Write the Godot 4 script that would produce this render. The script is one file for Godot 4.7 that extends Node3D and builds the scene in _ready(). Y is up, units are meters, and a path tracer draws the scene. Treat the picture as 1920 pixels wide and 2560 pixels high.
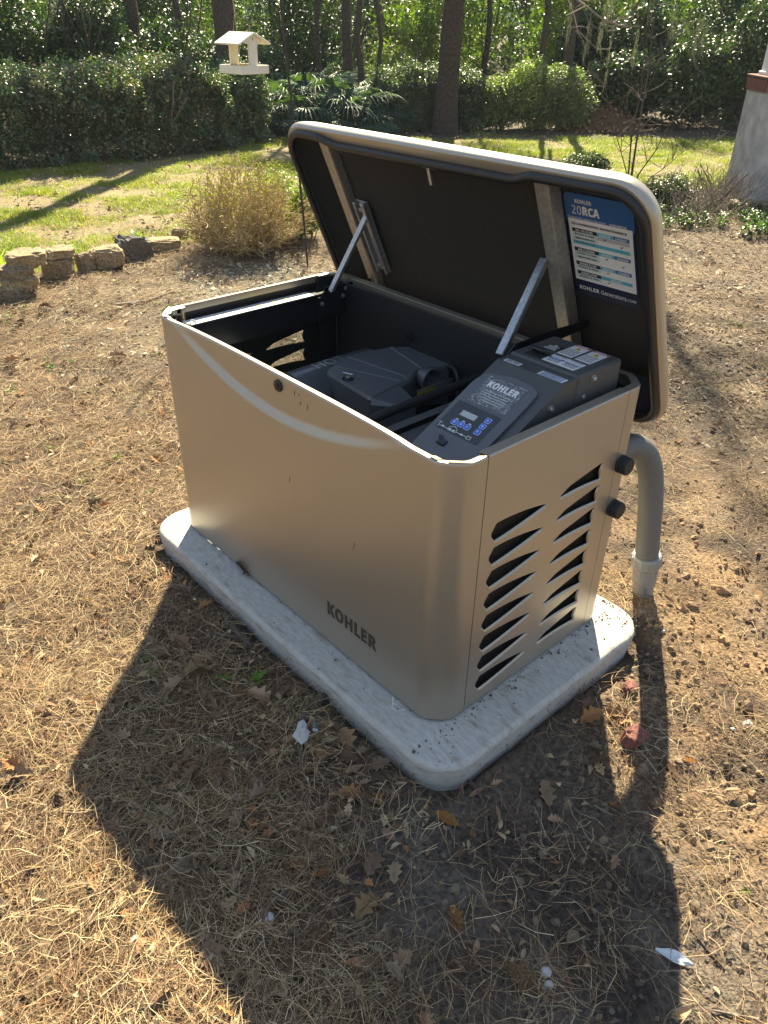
extends Node3D

# ---------------------------------------------------------------- geometry helper
class Geo:
	var v := PackedVector3Array()
	var n := PackedVector3Array()
	var uv := PackedVector2Array()
	var c := PackedColorArray()
	var i := PackedInt32Array()
	var use_c := false

	func _face(a: int, b: int, d: int, want: Vector3) -> void:
		var g := (v[b] - v[a]).cross(v[d] - v[a])
		if g.dot(want) > 0.0:
			i.append(a); i.append(d); i.append(b)
		else:
			i.append(a); i.append(b); i.append(d)

	func tri(a: Vector3, b: Vector3, d: Vector3, want: Vector3) -> void:
		var g := (b - a).cross(d - a)
		if g.length_squared() < 1e-16:
			return
		g = g.normalized()
		if g.dot(want) < 0.0:
			g = -g
		var s := v.size()
		for p in [a, b, d]:
			v.append(p); n.append(g); uv.append(Vector2(p.x, p.z))
		_face(s, s + 1, s + 2, g)

	func quad(a: Vector3, b: Vector3, d: Vector3, e: Vector3, want: Vector3) -> void:
		tri(a, b, d, want)
		tri(a, d, e, want)

	# chamfered box, axes from xf
	func box(xf: Transform3D, size: Vector3, ch := 0.0) -> void:
		var h := size * 0.5
		ch = minf(ch, minf(h.x, minf(h.y, h.z)) * 0.9)
		var ctr := xf.origin
		var P := func(sx: float, sy: float, sz: float, ax: int) -> Vector3:
			var p := Vector3(sx * h.x, sy * h.y, sz * h.z)
			if ax != 0: p.x -= sx * ch
			if ax != 1: p.y -= sy * ch
			if ax != 2: p.z -= sz * ch
			return xf * p
		for ax in 3:
			for s in [-1.0, 1.0]:
				var q: Array[Vector3] = []
				for k in [[-1.0, -1.0], [1.0, -1.0], [1.0, 1.0], [-1.0, 1.0]]:
					var sg := Vector3.ZERO
					sg[ax] = s
					sg[(ax + 1) % 3] = k[0]
					sg[(ax + 2) % 3] = k[1]
					q.append(P.call(sg.x, sg.y, sg.z, ax))
				quad(q[0], q[1], q[2], q[3], (q[0] + q[2]) * 0.5 - ctr)
		if ch <= 0.0:
			return
		for ax in 3:   # edges running along axis ax
			var u := (ax + 1) % 3
			var w := (ax + 2) % 3
			for su in [-1.0, 1.0]:
				for sw in [-1.0, 1.0]:
					var q: Array[Vector3] = []
					for k in [[-1.0, u], [1.0, u], [1.0, w], [-1.0, w]]:
						var sg := Vector3.ZERO
						sg[ax] = k[0]; sg[u] = su; sg[w] = sw
						q.append(P.call(sg.x, sg.y, sg.z, k[1]))
					quad(q[0], q[1], q[2], q[3], (q[0] + q[2]) * 0.5 - ctr)
		for sx in [-1.0, 1.0]:
			for sy in [-1.0, 1.0]:
				for sz in [-1.0, 1.0]:
					var a: Vector3 = P.call(sx, sy, sz, 0)
					tri(a, P.call(sx, sy, sz, 1), P.call(sx, sy, sz, 2), a - ctr)

	func slab(lo: Vector3, hi: Vector3, ch := 0.0) -> void:
		box(Transform3D(Basis(), (lo + hi) * 0.5), hi - lo, ch)

	# bar from a to b, width along side, thickness across
	func bar(a: Vector3, b: Vector3, side: Vector3, width: float, thick: float, ch := 0.0) -> void:
		var y := (b - a).normalized()
		var x := (side - y * side.dot(y)).normalized()
		var z := x.cross(y)
		box(Transform3D(Basis(x, y, z), (a + b) * 0.5), Vector3(width, a.distance_to(b), thick), ch)

	# smooth loft through rings of equal length; outward = away from each ring's centroid (or toward hint)
	func loft(rings: Array, closed := true, hint := Vector3.ZERO, flat := false, centre := Vector3.ZERO) -> void:
		var m: int = rings[0].size()
		var nr := rings.size()
		if flat:
			for r in nr - 1:
				var ctr := Vector3.ZERO
				for p in rings[r]: ctr += p
				ctr /= m
				for k in (m if closed else m - 1):
					var a: Vector3 = rings[r][k]
					var b: Vector3 = rings[r][(k + 1) % m]
					var d: Vector3 = rings[r + 1][(k + 1) % m]
					var e: Vector3 = rings[r + 1][k]
					quad(a, b, d, e, hint if hint != Vector3.ZERO else (a + d) * 0.5 - ctr)
			return
		var s := v.size()
		for r in nr:
			var ctr := Vector3.ZERO
			for p in rings[r]: ctr += p
			ctr /= m
			for k in m:
				var k0 := k - 1
				var k1 := k + 1
				if closed:
					k0 = (k + m - 1) % m
					k1 = (k + 1) % m
				else:
					k0 = maxi(k0, 0)
					k1 = mini(k1, m - 1)
				var du: Vector3 = rings[r][k1] - rings[r][k0]
				var dv: Vector3 = rings[mini(r + 1, nr - 1)][k] - rings[maxi(r - 1, 0)][k]
				var g := du.cross(dv)
				var p: Vector3 = rings[r][k]
				if g.length_squared() < 1e-18:
					g = p - ctr if hint == Vector3.ZERO else hint
				g = g.normalized()
				var want := hint if hint != Vector3.ZERO else p - (centre if centre != Vector3.ZERO else ctr)
				if g.dot(want) < 0.0:
					g = -g
				v.append(p); n.append(g); uv.append(Vector2(float(k) / m, float(r) / maxf(nr - 1, 1)))
		for r in nr - 1:
			for k in (m if closed else m - 1):
				var a := s + r * m + k
				var b := s + r * m + (k + 1) % m
				var d := s + (r + 1) * m + (k + 1) % m
				var e := s + (r + 1) * m + k
				var want := n[a] + n[b] + n[d] + n[e]
				_face(a, b, d, want)
				_face(a, d, e, want)

	func fan(ring: PackedVector3Array, want: Vector3) -> void:
		var ctr := Vector3.ZERO
		for p in ring: ctr += p
		ctr /= ring.size()
		for k in ring.size():
			tri(ctr, ring[k], ring[(k + 1) % ring.size()], want)

	func tube(path: PackedVector3Array, rad, sides := 8, caps := true) -> void:
		var rings := []
		var up := Vector3.UP
		var t0 := (path[1] - path[0]).normalized()
		if absf(t0.dot(up)) > 0.9: up = Vector3.RIGHT
		var x := t0.cross(up).normalized()
		for k in path.size():
			var t := (path[mini(k + 1, path.size() - 1)] - path[maxi(k - 1, 0)]).normalized()
			x = (x - t * x.dot(t)).normalized()
			var y := t.cross(x)
			var r: float = rad if rad is float else rad[k]
			var ring := PackedVector3Array()
			for j in sides:
				var a := TAU * j / sides
				ring.append(path[k] + (x * cos(a) + y * sin(a)) * r)
			rings.append(ring)
		loft(rings)
		if caps:
			fan(rings[0], path[0] - path[1])
			fan(rings[-1], path[-1] - path[-2])

	func cyl(a: Vector3, b: Vector3, r: float, sides := 16, ch := 0.0) -> void:
		if ch <= 0.0:
			tube(PackedVector3Array([a, b]), r, sides)
			return
		var d := (b - a).normalized()
		tube(PackedVector3Array([a, a + d * 0.0004, a + d * ch, b - d * ch, b - d * 0.0004, b]), [r - ch, r - ch * 0.9, r, r, r - ch * 0.9, r - ch], sides)

	# polygon (2D) extruded: at(p2) gives the base point, along the extrusion
	func prism(poly: PackedVector2Array, at: Callable, along: Vector3) -> void:
		var t := Geometry2D.triangulate_polygon(poly)
		for k in range(0, t.size(), 3):
			var a: Vector3 = at.call(poly[t[k]])
			var b: Vector3 = at.call(poly[t[k + 1]])
			var d: Vector3 = at.call(poly[t[k + 2]])
			tri(a, b, d, -along)
			tri(a + along, b + along, d + along, along)
		var cw := Geometry2D.is_polygon_clockwise(poly)
		for k in poly.size():
			var p0 := poly[k]
			var p1 := poly[(k + 1) % poly.size()]
			var nn := Vector2(p1.y - p0.y, p0.x - p1.x) * (-1.0 if cw else 1.0)
			var a: Vector3 = at.call(p0)
			var b: Vector3 = at.call(p1)
			var o: Vector3 = at.call((p0 + p1) * 0.5 + nn.normalized() * 0.001)
			quad(a, b, b + along, a + along, o - (a + b) * 0.5)

	# small leaf of four triangles
	func leaf(xf: Transform3D, L: float, W: float, fold := 0.2, bend := 0.15) -> void:
		var a := xf * Vector3(0, 0, 0)
		var m := xf * Vector3(0, bend * L * 0.5, L * 0.45)
		var l := xf * Vector3(-W * 0.5, bend * L * 0.5 + fold * W, L * 0.42)
		var r := xf * Vector3(W * 0.5, bend * L * 0.5 + fold * W, L * 0.42)
		var t := xf * Vector3(0, -bend * L * 0.3, L)
		var up := xf.basis.y
		tri(a, l, m, up); tri(a, m, r, up); tri(l, t, m, up); tri(m, t, r, up)

	# flat ribbon along a path
	func ribbon(path: PackedVector3Array, w0: float, side: Vector3, up := Vector3.UP) -> void:
		for k in path.size() - 1:
			var wa := w0 * (1.0 - 0.8 * k / (path.size() - 1.0))
			var wb := w0 * (1.0 - 0.8 * (k + 1) / (path.size() - 1.0))
			if k + 2 == path.size():
				tri(path[k] - side * wa * 0.5, path[k] + side * wa * 0.5, path[k + 1], up)
			else:
				quad(path[k] - side * wa * 0.5, path[k] + side * wa * 0.5, path[k + 1] + side * wb * 0.5, path[k + 1] - side * wb * 0.5, up)

	func rock(ctr: Vector3, size: Vector3, rng: RandomNumberGenerator, rough := 0.25, rows := 6, cols := 9, square := 1.0) -> void:
		var rings := []
		for r in rows + 1:
			var la := PI * (float(r) / rows - 0.5)
			var ring := PackedVector3Array()
			for k in cols:
				var lo := TAU * k / cols
				var d := Vector3(cos(la) * cos(lo), sin(la), cos(la) * sin(lo))
				if square != 1.0:
					d = Vector3(signf(d.x) * pow(absf(d.x), square), signf(d.y) * pow(absf(d.y), square), signf(d.z) * pow(absf(d.z), square))
				var j := 1.0 + rng.randf_range(-rough, rough)
				if r == 0 or r == rows: j = 1.0
				ring.append(ctr + d * size * 0.5 * j)
			rings.append(ring)
		for r in rows:
			for k in cols:
				var a: Vector3 = rings[r][k]
				var b: Vector3 = rings[r][(k + 1) % cols]
				var d: Vector3 = rings[r + 1][(k + 1) % cols]
				var e: Vector3 = rings[r + 1][k]
				tri(a, b, d, (a + b + d) / 3.0 - ctr)
				tri(a, d, e, (a + d + e) / 3.0 - ctr)

	# weathered slab: blocky, uneven, layered
	func slab_rock(size: Vector3, f: FastNoiseLite, off: float, rough: float) -> void:
		var rows := 14
		var cols := 26
		var rings := []
		for r in rows + 1:
			var la := PI * (float(r) / rows - 0.5)
			var ring := PackedVector3Array()
			for k in cols:
				var lo := TAU * k / cols
				var d := Vector3(cos(la) * cos(lo), sin(la), cos(la) * sin(lo))
				var e := Vector3(signf(d.x) * pow(absf(d.x), 0.55), signf(d.y) * pow(absf(d.y), 0.36), signf(d.z) * pow(absf(d.z), 0.55))
				var j := 1.0 + rough * 1.5 * f.get_noise_3d(d.x * 1.4 + off, d.y * 1.2, d.z * 1.4) + rough * 0.8 * f.get_noise_3d(d.x * 4.0, d.y * 5.0 + off, d.z * 4.0)
				ring.append(e * size * 0.5 * j)
			rings.append(ring)
		for r in rows:
			for k in cols:
				var a: Vector3 = rings[r][k]
				var b: Vector3 = rings[r][(k + 1) % cols]
				var d: Vector3 = rings[r + 1][(k + 1) % cols]
				var e: Vector3 = rings[r + 1][k]
				tri(a, b, d, a + b + d)
				tri(a, d, e, a + d + e)

	func add(g: Geo, xf := Transform3D()) -> void:
		var s := v.size()
		for p in g.v: v.append(xf * p)
		for p in g.n: n.append((xf.basis * p).normalized())
		uv.append_array(g.uv)
		for k in g.i: i.append(s + k)

	func mesh() -> ArrayMesh:
		var a := []
		a.resize(Mesh.ARRAY_MAX)
		a[Mesh.ARRAY_VERTEX] = v
		a[Mesh.ARRAY_NORMAL] = n
		a[Mesh.ARRAY_TEX_UV] = uv
		if use_c: a[Mesh.ARRAY_COLOR] = c
		a[Mesh.ARRAY_INDEX] = i
		var m := ArrayMesh.new()
		m.add_surface_from_arrays(Mesh.PRIMITIVE_TRIANGLES, a)
		return m

# ---------------------------------------------------------------- scene helpers
var rng := RandomNumberGenerator.new()
var M := {}
var counts := {}
var n1 := FastNoiseLite.new()
var n2 := FastNoiseLite.new()
var n3 := FastNoiseLite.new()

const YAW := -0.835815
const GEN := Vector3(0.1312, 0.0, -1.2594)
const CAM_H := 1.5235
const GL := 1.19      # enclosure length (x from -GL to 0)
const GW := 0.671     # enclosure depth (z from -GW to 0)
const TOP := 0.80     # height of its rim
const PADT := 0.09

func gen_to_world(p: Vector3) -> Vector3:
	return Basis(Vector3.UP, YAW) * p + GEN

func world_to_gen(p: Vector3) -> Vector3:
	return Basis(Vector3.UP, -YAW) * (p - GEN)

func numbered(s: String) -> String:
	var k: int = counts.get(s, 0)
	counts[s] = k + 1
	return s if k == 0 else "%s_%03d" % [s, k]

func tag(o: Node, label: String, category := "", group := "", kind := "") -> void:
	if label: o.set_meta("label", label)
	if category: o.set_meta("category", category)
	if group: o.set_meta("group", group)
	if kind: o.set_meta("kind", kind)

func thing(called: String, label: String, category: String, at := Vector3.ZERO, turn := 0.0, group := "") -> Node3D:
	var o := Node3D.new()
	o.name = numbered(called)
	add_child(o)
	o.position = at
	o.rotation.y = turn
	tag(o, label, category, group)
	return o

func part(called: String, g: Geo, m: Material, parent: Node, label := "") -> MeshInstance3D:
	return part_mesh(called, g.mesh(), m, parent, label)

func part_mesh(called: String, mesh: Mesh, m: Material, parent: Node, label := "") -> MeshInstance3D:
	var o := MeshInstance3D.new()
	o.name = numbered(called) if parent == self else called
	o.mesh = mesh
	o.material_override = m
	parent.add_child(o, true)
	if label: o.set_meta("label", label)
	return o

func multi(called: String, mesh: Mesh, m: Material, xf: Array, cols: PackedColorArray, parent: Node, kind := "stuff") -> MultiMeshInstance3D:
	var mm := MultiMesh.new()
	mm.transform_format = MultiMesh.TRANSFORM_3D
	mm.use_colors = cols.size() > 0
	mm.mesh = mesh
	mm.instance_count = xf.size()
	for k in xf.size():
		mm.set_instance_transform(k, xf[k])
		if cols.size() > 0: mm.set_instance_color(k, cols[k])
	var o := MultiMeshInstance3D.new()
	o.name = numbered(called) if parent == self else called
	o.multimesh = mm
	o.material_override = m
	parent.add_child(o, true)
	if kind: o.set_meta("kind", kind)
	return o

func lin(r: float, g: float, b: float) -> Color:
	return Color(r, g, b).linear_to_srgb()

func mat(called: String, col: Color, rough := 0.8, metal := 0.0, spec := 0.5) -> StandardMaterial3D:
	var m := StandardMaterial3D.new()
	m.resource_name = called
	m.albedo_color = lin(col.r, col.g, col.b)
	m.roughness = rough
	m.metallic = metal
	m.metallic_specular = spec
	M[called] = m
	return m

# noise picture: grey between lo and hi
func grain(freq: float, lo: float, hi: float, seed_: int, size := 512, octaves := 4, kind := FastNoiseLite.TYPE_SIMPLEX_SMOOTH) -> NoiseTexture2D:
	var f := FastNoiseLite.new()
	f.seed = seed_
	f.noise_type = kind
	f.frequency = freq
	f.fractal_octaves = octaves
	var t := NoiseTexture2D.new()
	t.width = size; t.height = size
	t.seamless = true
	t.noise = f
	var gr := Gradient.new()
	gr.set_color(0, Color(lo, lo, lo))
	gr.set_color(1, Color(hi, hi, hi))
	t.color_ramp = gr
	return t

func tinted(freq: float, lo: Color, hi: Color, seed_: int) -> NoiseTexture2D:
	var t := grain(freq, 0.0, 1.0, seed_, 512, 6)
	t.color_ramp.set_color(0, lo)
	t.color_ramp.set_color(1, hi)
	return t

func bumps(freq: float, strength: float, seed_: int, size := 512, octaves := 5) -> NoiseTexture2D:
	var f := FastNoiseLite.new()
	f.seed = seed_
	f.frequency = freq
	f.fractal_octaves = octaves
	var t := NoiseTexture2D.new()
	t.width = size; t.height = size
	t.seamless = true
	t.as_normal_map = true
	t.bump_strength = strength
	t.noise = f
	return t

func tri_map(m: StandardMaterial3D, scale: float, alb: Texture2D, nrm: Texture2D = null, nscale := 1.0, rgh: Texture2D = null, world := false) -> StandardMaterial3D:
	m.uv1_triplanar = true
	m.uv1_world_triplanar = world
	m.uv1_scale = Vector3.ONE * scale
	if alb: m.albedo_texture = alb
	if nrm:
		m.normal_enabled = true
		m.normal_texture = nrm
		m.normal_scale = nscale
	if rgh: m.roughness_texture = rgh
	return m

func pick(a: Array):
	return a[rng.randi() % a.size()]

func rnd(a: float, b: float) -> float:
	return rng.randf_range(a, b)

func jit(c: Color, amount: float) -> Color:
	var k := 1.0 + rnd(-amount, amount)
	return Color(c.r * k * (1.0 + rnd(-0.08, 0.08)), c.g * k, c.b * k * (1.0 + rnd(-0.08, 0.08)))

func text(s: String, height: float, m: Material, parent: Node, xf: Transform3D, called := "lettering", weight := 400, face := "Droid Sans", width := 0.0) -> MeshInstance3D:
	var t := TextMesh.new()
	var f := SystemFont.new()
	f.font_names = PackedStringArray([face])
	f.font_weight = weight
	if weight >= 700 and height > 0.015:
		var fv := FontVariation.new()
		fv.base_font = f
		fv.variation_embolden = 0.7
		t.font = fv
	else:
		t.font = f
	t.text = s
	t.font_size = 32
	t.depth = 0.0004
	t.curve_step = 4.0
	t.pixel_size = height / 23.0
	var o := MeshInstance3D.new()
	o.name = called
	o.mesh = t
	o.material_override = m
	var sc := 1.0
	if width > 0.0:
		sc = width / maxf(t.get_aabb().size.x, 1e-4)
	o.transform = xf * Transform3D(Basis().scaled(Vector3(sc, 1, 1)), Vector3.ZERO)
	parent.add_child(o, true)
	return o

func vis(p: Vector3, margin := 0.35) -> bool:   # roughly what the photograph and a step aside see
	return absf(p.x) < 0.52 * absf(p.z) + 0.7 + margin and p.z < -0.2

func fields(x: float, z: float) -> Array:   # ground zones
	var w := n1.get_noise_2d(x * 1.3, z * 1.3)
	var w2 := n2.get_noise_2d(x * 2.0 + 31.0, z * 2.0)
	return [w, w2]

func bump(x: float, c: float, r: float) -> float:
	return exp(-pow((x - c) / r, 2.0))

func pad_near(x: float, z: float) -> float:  # distance to the pad's rectangle
	var p := world_to_gen(Vector3(x, 0, z))
	var dx := maxf(maxf(-1.26 - p.x, p.x - 0.115), 0.0)
	var dz := maxf(maxf(-0.735 - p.z, p.z - 0.095), 0.0)
	return Vector2(dx, dz).length()

func gh(x: float, z: float) -> float:
	var d := pad_near(x, z)
	var k := smoothstep(0.0, 0.5, d)
	var r := Vector2(x, z).length()
	var fine := clampf(1.0 - (r - 4.0) / 4.0, 0.25, 1.0)
	var h := n1.get_noise_2d(x * 0.9, z * 0.9) * 0.03 * k
	h += n2.get_noise_2d(x * 3.0, z * 3.0) * 0.014 * (0.35 + 0.65 * k)
	h += n3.get_noise_2d(x * 9.0, z * 9.0) * 0.009 * fine
	h += 0.024 * exp(-pow(d / 0.22, 2.0)) * smoothstep(0.0, 0.01, d)
	# loose soil where the trench was filled
	var loose := smooth_zone(x, z)
	h += loose * (absf(n3.get_noise_2d(x * 22.0, z * 22.0)) * 0.022 + n3.get_noise_2d(x * 45.0, z * 45.0) * 0.008)
	return h

func smooth_zone(x: float, z: float) -> float:  # trench soil: round the conduit and toward the right of the pad
	var a := exp(-(pow((x - 0.95) / 0.55, 2.0) + pow((z + 1.75) / 0.75, 2.0)))
	var b := exp(-(pow((x - 0.55) / 0.35, 2.0) + pow((z + 1.0) / 0.3, 2.0)))
	return clampf(a + 0.9 * b, 0.0, 1.0)

# lawn share
func lawn(x: float, z: float) -> float:
	var edge := -6.6 if x < 0.0 else lerpf(-6.6, -8.7, clampf(x / 2.0, 0.0, 1.0))
	if x < -1.4: edge = lerpf(-6.3, -4.9, clampf((-1.4 - x) / 1.1, 0.0, 1.0))
	var e := z - edge + n2.get_noise_2d(x * 1.5, z * 1.5) * 0.35
	var back := -9.3 - (x + 4.2) * 0.95 if x < -1.4 else (-12.2 if x < 1.2 else -12.6)
	var b := z - back + n2.get_noise_2d(x * 2.5, z * 2.5 + 9.0) * 0.3
	return smoothstep(0.15, -0.25, e) * smoothstep(-0.2, 0.5, b)

func chips(x: float, z: float) -> float:   # wood chip bed behind, right, and grey clippings behind left
	var a := smoothstep(0.9, 1.7, x + n2.get_noise_2d(x, z) * 0.5) * smoothstep(-2.5, -3.6, z) * smoothstep(-7.6, -6.8, z)
	var b := exp(-(pow((x + 0.75) / 0.75, 2.0) + pow((z + 4.7) / 0.95, 2.0)))
	return clampf(a + b, 0.0, 1.0)

func sand(x: float, z: float) -> float:
	var s := exp(-(pow((x - 1.15) / 0.55, 2.0) + pow((z + 2.1) / 0.75, 2.0)))
	s += 0.8 * exp(-(pow((x - 0.95) / 0.3, 2.0) + pow((z + 1.25) / 0.4, 2.0)))
	return clampf(s * (0.75 + 0.9 * n2.get_noise_2d(x * 4.0, z * 4.0)), 0.0, 1.0)

func bare(x: float, z: float) -> float:    # trodden bare earth at bottom centre and right
	var s := exp(-(pow((x - 0.10 - (z + 0.8) * 0.1) / 0.13, 2.0) + pow((z + 0.82) / 0.32, 2.0)))
	s += exp(-(pow((x - 0.5) / 0.42, 2.0) + pow((z + 0.75) / 0.42, 2.0)))
	s += 0.95 * exp(-(pow((x - 1.2) / 0.75, 2.0) + pow((z + 1.9) / 1.2, 2.0)))
	return clampf(s, 0.0, 1.0)

func straw(x: float, z: float) -> float:
	if x < -4.0 or z < -7.4: return 0.06
	var s := 0.92 - 0.80 * bare(x, z) - (0.75 if x < 0.6 else 0.45) * chips(x, z) - 0.5 * sand(x, z) - 0.95 * lawn(x, z)
	s += 0.45 * n1.get_noise_2d(x * 2.2 + 7.0, z * 2.2) + 0.45 * n2.get_noise_2d(x * 6.0 + 3.0, z * 6.0)
	return clampf(s, 0.05, 1.0)

# ---------------------------------------------------------------- generator
func round_poly(p: PackedVector2Array, r: float, steps := 4, closed := true) -> PackedVector2Array:
	var o := PackedVector2Array()
	var m := p.size()
	for k in m:
		if not closed and (k == 0 or k == m - 1):
			o.append(p[k])
			continue
		var a := p[(k + m - 1) % m]
		var b := p[k]
		var d := p[(k + 1) % m]
		var s := b + (a - b).normalized() * minf(r, a.distance_to(b) * 0.49)
		var e := b + (d - b).normalized() * minf(r, d.distance_to(b) * 0.49)
		for j in steps + 1:
			var t := float(j) / steps
			o.append(s.lerp(b, t).lerp(b.lerp(e, t), t))
	return o

func rrect(x0: float, x1: float, y0: float, y1: float, r: float, steps := 6) -> PackedVector2Array:
	var o := PackedVector2Array()
	for q in [[x1 - r, y1 - r, 0.0], [x0 + r, y1 - r, PI / 2], [x0 + r, y0 + r, PI], [x1 - r, y0 + r, 1.5 * PI]]:
		for j in steps + 1:
			var a: float = q[2] + PI / 2 * j / steps
			o.append(Vector2(q[0] + cos(a) * r, q[1] + sin(a) * r))
	return o

func scoop(x: float, y: float) -> float:   # how far the panel steps back above the smile-shaped crease
	if absf(x + 0.605) > 0.49: return 0.0
	var yc := 0.688 + 0.104 * pow(absf(x + 0.605) / 0.465, 1.9)
	return 0.013 * (1.0 - pow(absf(x + 0.605) / 0.49, 4.0)) * smoothstep(yc - 0.008, yc + 0.022, y)

func vent_outline(right: bool) -> PackedVector2Array:   # (z, y) relative to the row's height
	var up := PackedVector2Array()
	var lo := PackedVector2Array()
	var N := 14
	for k in N + 1:
		var u := float(k) / N
		if not right:   # blunt at z -0.132, pointed at -0.312
			var z := -0.132 - 0.180 * u
			var e := sqrt(clampf(u / 0.05, 0.02, 1.0))
			up.append(Vector2(z, 0.0215 * e * (1.0 - pow(u, 2.1)) + 0.0012))
			lo.append(Vector2(z, -0.0215 * e * (1.0 - pow(u, 1.45)) - 0.0012))
		else:
			var z := -0.366 - 0.156 * u
			var e := sqrt(clampf((1.0 - u) / 0.03, 0.25, 1.0))
			up.append(Vector2(z, (0.010 + 0.022 * pow(u, 0.9)) * minf(1.0, u * 5.0 + 0.15) * lerpf(1.0, 0.8, 1.0 - e) + 0.002 * u))
			lo.append(Vector2(z + 0.004 * sin(u * PI), -0.0095 * pow(u, 0.6) + 0.005 * sin(u * PI) - 0.002))
	if right:
		lo.append(Vector2(-0.5165, 0.000)); lo.append(Vector2(-0.5135, 0.009)); lo.append(Vector2(-0.5155, 0.019)); lo.append(Vector2(-0.5195, 0.027))
	lo.reverse()
	up.append_array(lo)
	return up

func vent_panel(gout: Geo, xp: float, sgn: float, bevel: bool) -> void:
	var z0 := -0.0968
	var z1 := -0.5765
	var zmid := -0.339
	var pitch := 0.0632
	var want := Vector3(sgn, 0, 0)
	var y_hi := 0.598 + pitch * 0.5
	var y_lo := 0.598 - pitch * 7.5
	var dy := 0.0115
	for q in [[z0, zmid, y_hi, TOP - 0.003], [z0, zmid, 0.0975, y_lo], [zmid, z1, y_hi + dy, TOP - 0.003], [zmid, z1, 0.0975, y_lo + dy], [z0, -0.118, y_lo, y_hi], [-0.545, z1, y_lo + dy, y_hi + dy]]:
		gout.quad(Vector3(xp, q[2], q[0]), Vector3(xp, q[2], q[1]), Vector3(xp, q[3], q[1]), Vector3(xp, q[3], q[0]), want)
	for col in 2:
		var o := vent_outline(col == 1)
		var c0 := -0.118 if col == 0 else zmid
		var c1 := zmid if col == 0 else -0.545
		var outer := PackedVector2Array()
		var cw := Geometry2D.is_polygon_clockwise(o)
		for k in o.size():
			var d := (o[(k + 1) % o.size()] - o[(k + o.size() - 1) % o.size()]).normalized()
			var nn := Vector2(-d.y, d.x) * (-1.0 if cw else 1.0)
			outer.append(o[k] - nn * 0.0042)
		if not bevel: outer = o
		var pts := PackedVector2Array(outer)
		var h := pitch * 0.5
		var oy := 0.0 if col == 0 else dy
		for k in 23:
			var z := lerpf(c0, c1, k / 22.0)
			pts.append(Vector2(z, oy - h)); pts.append(Vector2(z, oy + h))
		for k in range(1, 6):
			pts.append(Vector2(c0, oy - h + pitch * k / 6.0)); pts.append(Vector2(c1, oy - h + pitch * k / 6.0))
		var t := Geometry2D.triangulate_delaunay(pts)
		for row in 8:
			var yc := 0.598 - pitch * row
			for k in range(0, t.size(), 3):
				var ctr := (pts[t[k]] + pts[t[k + 1]] + pts[t[k + 2]]) / 3.0
				if Geometry2D.is_point_in_polygon(ctr, outer):
					continue
				gout.tri(Vector3(xp, pts[t[k]].y + yc, pts[t[k]].x), Vector3(xp, pts[t[k + 1]].y + yc, pts[t[k + 1]].x), Vector3(xp, pts[t[k + 2]].y + yc, pts[t[k + 2]].x), want)
			if bevel:   # lip pressed inward, smooth, then the cut edge of the sheet
				var rr := []
				for q in [[0.0, 0.0], [0.35, 0.0006], [0.75, 0.0024], [1.0, 0.0042]]:
					var ring := PackedVector3Array()
					for k in o.size():
						var p := outer[k].lerp(o[k], q[0])
						ring.append(Vector3(xp - sgn * q[1], p.y + yc, p.x))
					rr.append(ring)
				gout.loft(rr, true, want)

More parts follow.
